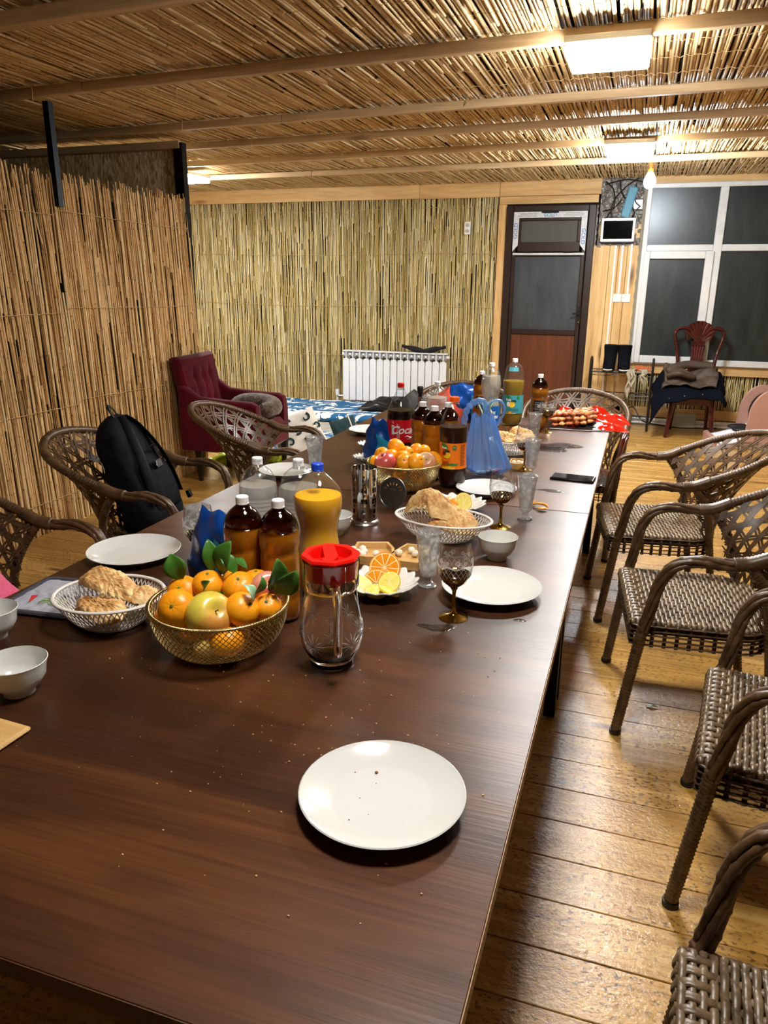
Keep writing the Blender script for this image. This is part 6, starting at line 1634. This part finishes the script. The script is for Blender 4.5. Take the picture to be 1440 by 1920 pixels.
for k in range(3):
    o = MB().sphere((0, 0, 0), .009, 1, 1, .9, 12, 8).build('curd_ball', m_curd, loc=(-.455 + .018 * k, 3.10 + .012 * (k % 2), TZ + .0180), angle=180); tag(o, 'white curd ball in the small far wooden dish, %s' % ('left', 'middle', 'right')[k], 'curd ball', 'curd balls')
# teaspoon beside the dishes
t = thing('teaspoon', 'steel teaspoon lying between the wooden dishes and the citrus dish', 'spoon', (-.585, 1.765, TZ + .003), .06)
MB().tube([(0.02, 0, 0), (.08, 0, .0), (.125, 0, .001)], [.0012, .0018, .003], 8, True, .5, (0, 0, 1)).build('handle', MATS['polished_steel'], t)
MB().grid(lambda u, v: (-.02 + .04 * u, (v - .5) * .026 * math.sin(PI * min(max(u, .03), .97)) ** .6, .002 - .0035 * math.sin(PI * u) * math.sin(PI * v)), 10, 8, .0008).build('spoon_bowl', MATS['polished_steel'], t, angle=180)

# ---------------------------------------------------------------- bags, phone, peel, pads
m_chip = M('foil_blue', '#0f4a9c', .25, .2, c2='#0b3576', nscale=6); m_chip2 = M('foil_teal', '#1a8fb4', .3, .1)
def chip_bag(x, y, rz, w, h, label, sd, lean=.15):
    t = thing('snack_bag', label, 'snack bag', (x, y, TZ), rot=(-lean, 0, rz))
    q = random.Random(sd); ph = [q.uniform(0, 6) for _ in range(6)]
    def f(s):
        def g(u, v):
            k = math.sin(PI * v) ** .5 * math.sin(PI * u) ** .4 if 0 < u < 1 and 0 < v < 1 else 0
            w_ = w * (.5 + .5 * abs(2 * 1)) * .5 * (1 - .35 * v ** 2)
            return ((u - .5) * 2 * w_ + .004 * math.sin(v * 16 + ph[0]), s * (.032 * k + .007 * math.sin(u * 12 + ph[1] + 3 * v) * math.sin(v * 11 + ph[2]) * k), h * v + .006 * math.sin(u * 14 + ph[3]) * (v > .9))
        return g
    MB().grid(f(-1), 24, 24).grid(lambda u, v: f(1)(1 - u, v), 24, 24).build('foil', m_chip, t, angle=180)
    def g2(u, v):
        p = f(-1)(.55 + .38 * u, .08 + .62 * v * (1 - .3 * u)); return (p[0], p[1] - .0022, p[2])
    MB().grid(g2, 12, 14).build('printed_panel', m_chip2, t, angle=180, label='turquoise printed panel')
chip_bag(-.945, 1.52, -.35, .16, .20, 'blue foil snack bag between the left wine glass and the amber bottles', 1)
chip_bag(-1.005, 2.93, -.3, .11, .19, 'blue foil snack bag leaning left of the cola bottle', 2)
chip_bag(-.87, 4.10, .2, .20, .20, 'dark blue foil bag behind the far amber bottle', 3)

def tee_bag():
    m = film('blue_bag_film', (.66, .83, .98), rough=.16, dif='#86b6f2', dfac=.42)
    t = thing('plastic_bag', 'translucent blue carrier bag with tied handles standing on the far table', 'bag', (-.535, 2.93, TZ), math.atan2(-2.93, .535))
    def f(u, v):
        a = 2 * PI * u; 
        w = .092 * (1 - .62 * v ** 1.1); d = .062 * (1 - .68 * v); z = .235 * v
        fold = 1 + (.10 + .16 * v) * math.sin(9 * a + 2 * v) + .06 * math.sin(17 * a - 3 * v)
        k = min(1, .55 + 4 * v) if v < .12 else 1
        return (d * math.cos(a) * fold * k, w * math.sin(a) * fold * k - .03 * v, z + .012 * math.sin(3 * a + 1) * v + .003)
    MB().grid(f, 110, 36).build('pouch', m, t, angle=180)
    for (ya, yb, ym, zt) in ((.02, -.0, .035, .30), (-.035, -.075, -.035, .295)):
        MB().tube(catmull([(0, ya + .01, .20), (.0, ym + .02, .26), (0, ym, zt), (.0, ym - .035, zt - .01), (0, yb - .02, .25), (0, yb - .03, .19)], 6), [.009 + .006 * abs(math.sin(k)) for k in range(31)], 8, True, .4).build('bag_handle', m, t, angle=180)
    r = random.Random(2)
    for k in range(9):
        c = ['#b84a5e', '#d8d4cc', '#4a4a52', '#c9c2b8'][k % 4]; o = MB().sphere((0, 0, 0), .011, 1.5, .9, .7, 10, 6).build('wrapped_sweet', M('sweet' + c, c, .4), loc=(-.535 + r.uniform(-.035, .035), 2.93 + r.uniform(-.03, .03), TZ + .012), rot=(0, r.uniform(-.2, .2), r.uniform(0, 3)))
        tag(o, ('reddish', 'white', 'dark grey', 'beige')[k % 4] + ' wrapped sweet showing through the bottom of the blue bag', 'sweet', 'sweets in the blue bag')
    # greens sticking out
    g = thing('greens', 'bunch of spring greens sticking out of the blue bag', 'greens', (-.56, 2.96, TZ + .20))
    for k in range(16):
        a = k * 2.4; L = .05 + .03 * r.random(); e = (.035 * math.cos(a), .035 * math.sin(a), L + .02)
        MB().tube([(0.004 * math.cos(a), 0.004 * math.sin(a), 0), (e[0] * .4, e[1] * .4, L * .7), e], [.003, .0035, .001], 5, True, .5).build('blade', M('green_blade', '#7fa35a', .5) if k % 2 else M('pale_blade', '#d5dcb8', .5), g, angle=180)
tee_bag()
# phone
t = thing('phone', 'black smartphone lying face up near the right edge of the far table', 'phone', (-.200, 2.968, TZ), -.07)
MB().box(-.085, .085, -.042, .042, 0, .0095, .004).build('case', M('phone_case', '#0a0b0e', .4), t)
MB().box(-.078, .078, -.037, .037, .0093, .0103, .0004).build('screen', MATS['black_screen'], t)
# peel
t = thing('orange_peel', 'curl of orange peel on the joint between the two tables', 'peel', (-.272, 2.53, TZ + .002), .3)
MB().grid(lambda u, v: (.018 * math.cos(4.2 * u) * (1 + .3 * v), -.03 + .06 * u + .004 * math.sin(9 * v), .003 + .016 * abs(math.sin(3.6 * u + .4)) * (.4 + .6 * v)), 22, 6, .0016).build('strip', M('peel_inside', '#e8b65a', .6, c2='#e0921e', nscale=30), t, angle=180)
MB().sphere((.0, -.038, .006), .012, 1.3, .8, .4, 10, 6).build('peel_cap', m_peel, t)
# quilted pad
def pad():
    mg = M('pad_grey', '#9a9aa2', .85); mb_ = M('pad_border', '#3a3840', .85)
    t = thing('pot_holder', 'grey quilted pot holder printed with a red chilli at the left table edge', 'pot holder', (-1.278, 1.345, TZ + .001), math.radians(6))
    a = .098
    def f(u, v):
        x = (u - .5) * 2; yv = (v - .5) * 2; e = max(abs(x), abs(yv)); c = 1 - .05 * abs(x * yv) ** 3
        q = .0035 * abs(math.sin(x * 9 + 2 * math.sin(yv * 4))) * abs(math.sin(yv * 8 + 1.6 * math.sin(x * 5)))
        return (a * x * c, a * yv * c, .005 + (q + .003) * (1 - e ** 8))
    MB().grid(f, 48, 48, .004).build('quilting', mg, t, angle=180)
    cr_ = [(1, -.86), (1, .86), (.95, .95), (.86, 1), (-.86, 1), (-.95, .95), (-1, .86), (-1, -.86), (-.95, -.95), (-.86, -1), (.86, -1), (.95, -.95), (1, -.86)]
    MB().tube([(a * x * 1.0, a * yv * 1.0, .006) for x, yv in cr_], .0075, 8, False, .8).build('binding', mb_, t)
    MB().tube([(a * .9, -a * .95, .006), (a * 1.15, -a * 1.15, .008), (a * 1.28, -a * 1.0, .008), (a * 1.0, -a * .8, .006)], .004, 6, True, .6).build('hanging_loop', mb_, t)
    m_r = M('chilli_red', '#c81a1a', .7); m_g = M('herb_green', '#7f9a4a', .7); m_wh = M('line_white', '#dadada', .7)
    MB().tube(catmull([(-.055, -.018, .0115), (-.05, -.033, .0115), (-.045, -.052, .0115)], 6), [.0075 - .0005 * k for k in range(13)], 8, True, .12, (0, 0, 1)).build('chilli_print', m_r, t)
    r = random.Random(5); mb = MB()
    for k in range(14):
        x0 = -.012 + .05 * r.random(); y0 = -.055 + .025 * r.random(); mb.tube([(x0 + .009 * math.cos(q) * (1 + .3 * math.sin(3 * q)), y0 + .006 * math.sin(q), .0118) for q in [2 * PI * j / 12 for j in range(13)]], .0008, 4, False)
    mb.build('herb_print', m_g, t)
    mb = MB()
    for k in range(7):
        x0 = .0 + .07 * r.random(); y0 = .02 + .055 * r.random(); mb.tube([(x0 + .016 * math.cos(q) * (1 + .25 * math.sin(2 * q + k)), y0 + .010 * math.sin(q), .0118) for q in [2 * PI * j / 14 for j in range(15)]], .0009, 4, False)
    mb.build('leaf_outline_print', m_wh, t)
    vs, fs = text_mesh('ENJOY', .024, 0, .15, .0003)
    MB().add(vs, fs).build('lettering', m_ink, t, loc=(.025, -.008, .0122), rot=(0, 0, PI + .05), smooth=False)
pad()
# bamboo board at the left edge
t = thing('chopping_board', 'corner of a pale bamboo board at the left picture edge', 'board', (-1.052, .815, TZ), math.radians(-3))
MB().box(-.12, .12, -.068, .068, 0, .011, .005).build('board', m_bam, t)

# ---------------------------------------------------------------- skewers on red bags at the far end
def skewers():
    m_redf = film('red_bag_film', (.80, .10, .04), rough=.12, dif='#d62410', dfac=.55)
    q = random.Random(9); ph = [q.uniform(0, 6) for _ in range(6)]
    def f(u, v):
        x = (u - .5) * 2; yv = (v - .5) * 2; r = max(abs(x), abs(yv))
        z = .012 + .05 * math.exp(-((x - .45) / .35) ** 2) * math.exp(-((yv - .1) / .6) ** 2) + .07 * math.exp(-((yv - .8) / .25) ** 2) * (.7 + .3 * math.sin(x * 7)) + .018 * math.sin(x * 6 + ph[0] + 2 * math.sin(yv * 3)) * math.sin(yv * 5 + ph[1]) + .004 * math.sin(x * 21 + yv * 15)
        return (x * .21 * (1 + .08 * math.sin(yv * 6)), yv * .17, max(.001, z * (1 - r ** 8 * .6)))
    t = thing('plastic_bag', 'glossy red plastic bag under the meat skewers at the far right corner', 'bag', (-.235, 4.20, TZ), .0)
    MB().grid(f, 60, 46).build('film', m_redf, t, angle=180)
    m_meat = M('grilled_meat', '#9a4c22', .4, c2='#d8965a', nscale=30, lo=.4, hi=.62, bump=.6, bscale=90, bdist=.004)
    m_meat2 = M('grilled_meat_dark', '#5a220e', .4, c2='#a85526', nscale=28, bump=.6, bscale=90, bdist=.004)
    steel = M('skewer_steel', '#bdbdc0', .2, 1.)
    k = 0
    for lay in range(3):
        for j in range(7 - lay):
            lab = 'meat skewer in the %s layer of the heap, %s' % (('lowest', 'middle', 'top')[lay], ('nearest the camera', 'second from the front', 'third from the front', 'fourth from the front', 'fifth from the front', 'sixth from the front', 'at the back')[j])
            t = thing('meat_skewer', lab, 'skewer', (-.29 + q.uniform(-.01, .02), 4.06 + .036 * j + .018 * lay, TZ + .03 + .020 * lay), rot=(0, -.10 + q.uniform(-.02, .05), .24 + q.uniform(-.10, .10)), group='grilled meat skewers')
            MB().box(-.235, .10, -.0035, .0035, -.0007, .0007).build('skewer_blade', steel, t, smooth=False)
            for m in range(6):
                sp = q.uniform(0, 6)
                MB().sphere((-.115 + .037 * m + q.uniform(-.004, .004), q.uniform(-.004, .004), q.uniform(-.002, .003)), .0175, q.uniform(.95, 1.25), q.uniform(.75, 1.05), q.uniform(.55, .8), 10, 7, lambda d: 1 + .16 * math.sin(5 * d.x + sp) + .12 * math.sin(7 * d.y + 4 * d.z + sp)).build('meat_piece', m_meat if (m + j + lay) % 3 else m_meat2, t, angle=180)
    o = MB().grid(lambda u, v: (-.43 + .36 * u, 3.99 + .10 * v + .03 * u, TZ + .003 + .02 * v + .012 * math.sin(u * 11) * v), 16, 6, .001).build('foil_sheet', M('dark_foil', '#2c2624', .3, .5), angle=180); tag(o, 'dark greasy foil showing in front of the meat skewers', 'foil')
skewers()
# red-orange bag, grey bag and stoppered bottle at the far left end
def far_left():
    m = film('coral_bag_film', (.85, .25, .18), rough=.12, dif='#d8543e', dfac=.6)
    q = random.Random(12)
    def f(u, v):
        a = 2 * PI * u; r = (1 - v ** 1.6) * (1 + .14 * math.sin(4 * a + 3 * v) + .08 * math.sin(9 * a)); return (.15 * r * math.cos(a), .10 * r * math.sin(a), .165 * v ** .8 * (1 + .1 * math.sin(3 * a)))
    o = MB().grid(f, 60, 20).build('plastic_bag', m, loc=(-.99, 4.12, TZ), angle=180); tag(o, 'coral red plastic bag heaped at the far left end of the table', 'bag')
    def g(u, v):
        a = 2 * PI * u; r = (1 - v ** 2.6) * (1 + .08 * math.sin(3 * a + 2)) ; return (.095 * r * math.cos(a), .07 * r * math.sin(a), .185 * v ** .75 * (1 + .05 * math.sin(2 * a)))
    o = MB().grid(g, 50, 20).build('grey_bag', M('dark_felt', '#2b2c2c', .85, c2='#3a3b3a', nscale=30), loc=(-1.12, 3.86, TZ), angle=180); tag(o, 'dark grey cloth cap standing behind the cola bottle', 'cap')
    t = thing('oil_bottle', 'slim glass bottle with a black stopper behind the amber bottles', 'bottle', (-.985, 3.50, TZ), group=None)
    MB().lathe([(0, 0), (.028, 0), (.03, .004), (.03, .13), (.024, .155), (.011, .175), (.010, .215), (0, .216)], 24).build('bottle_wall', M('smoky_glass', (.5, .5, .5), .05, trans=1.), t)
    MB().lathe([(0, 0), (.010, 0), (.010, .012), (.014, .02), (.0155, .045), (.012, .05), (0, .05)], 20, (0, 0, .21)).build('stopper', m_cap_b, t)
m_cap_b = M('black_plastic', '#101012', .35)
far_left()
# small glass jar left of the cola bottle
t = thing('glass_mug', 'small clear glass mug half hidden left of the cola bottle', 'mug', (-1.06, 3.33, TZ))
MB().lathe([(0, 0), (.032, 0), (.035, .004), (.036, .09), (.034, .091), (.032, .01), (0, .009)], 24).build('glass_body', m_glass, t)
MB().tube(catmull([(-.034, 0, .075), (-.06, 0, .07), (-.062, 0, .03), (-.034, 0, .02)], 6), .005, 8).build('handle', m_glass, t)
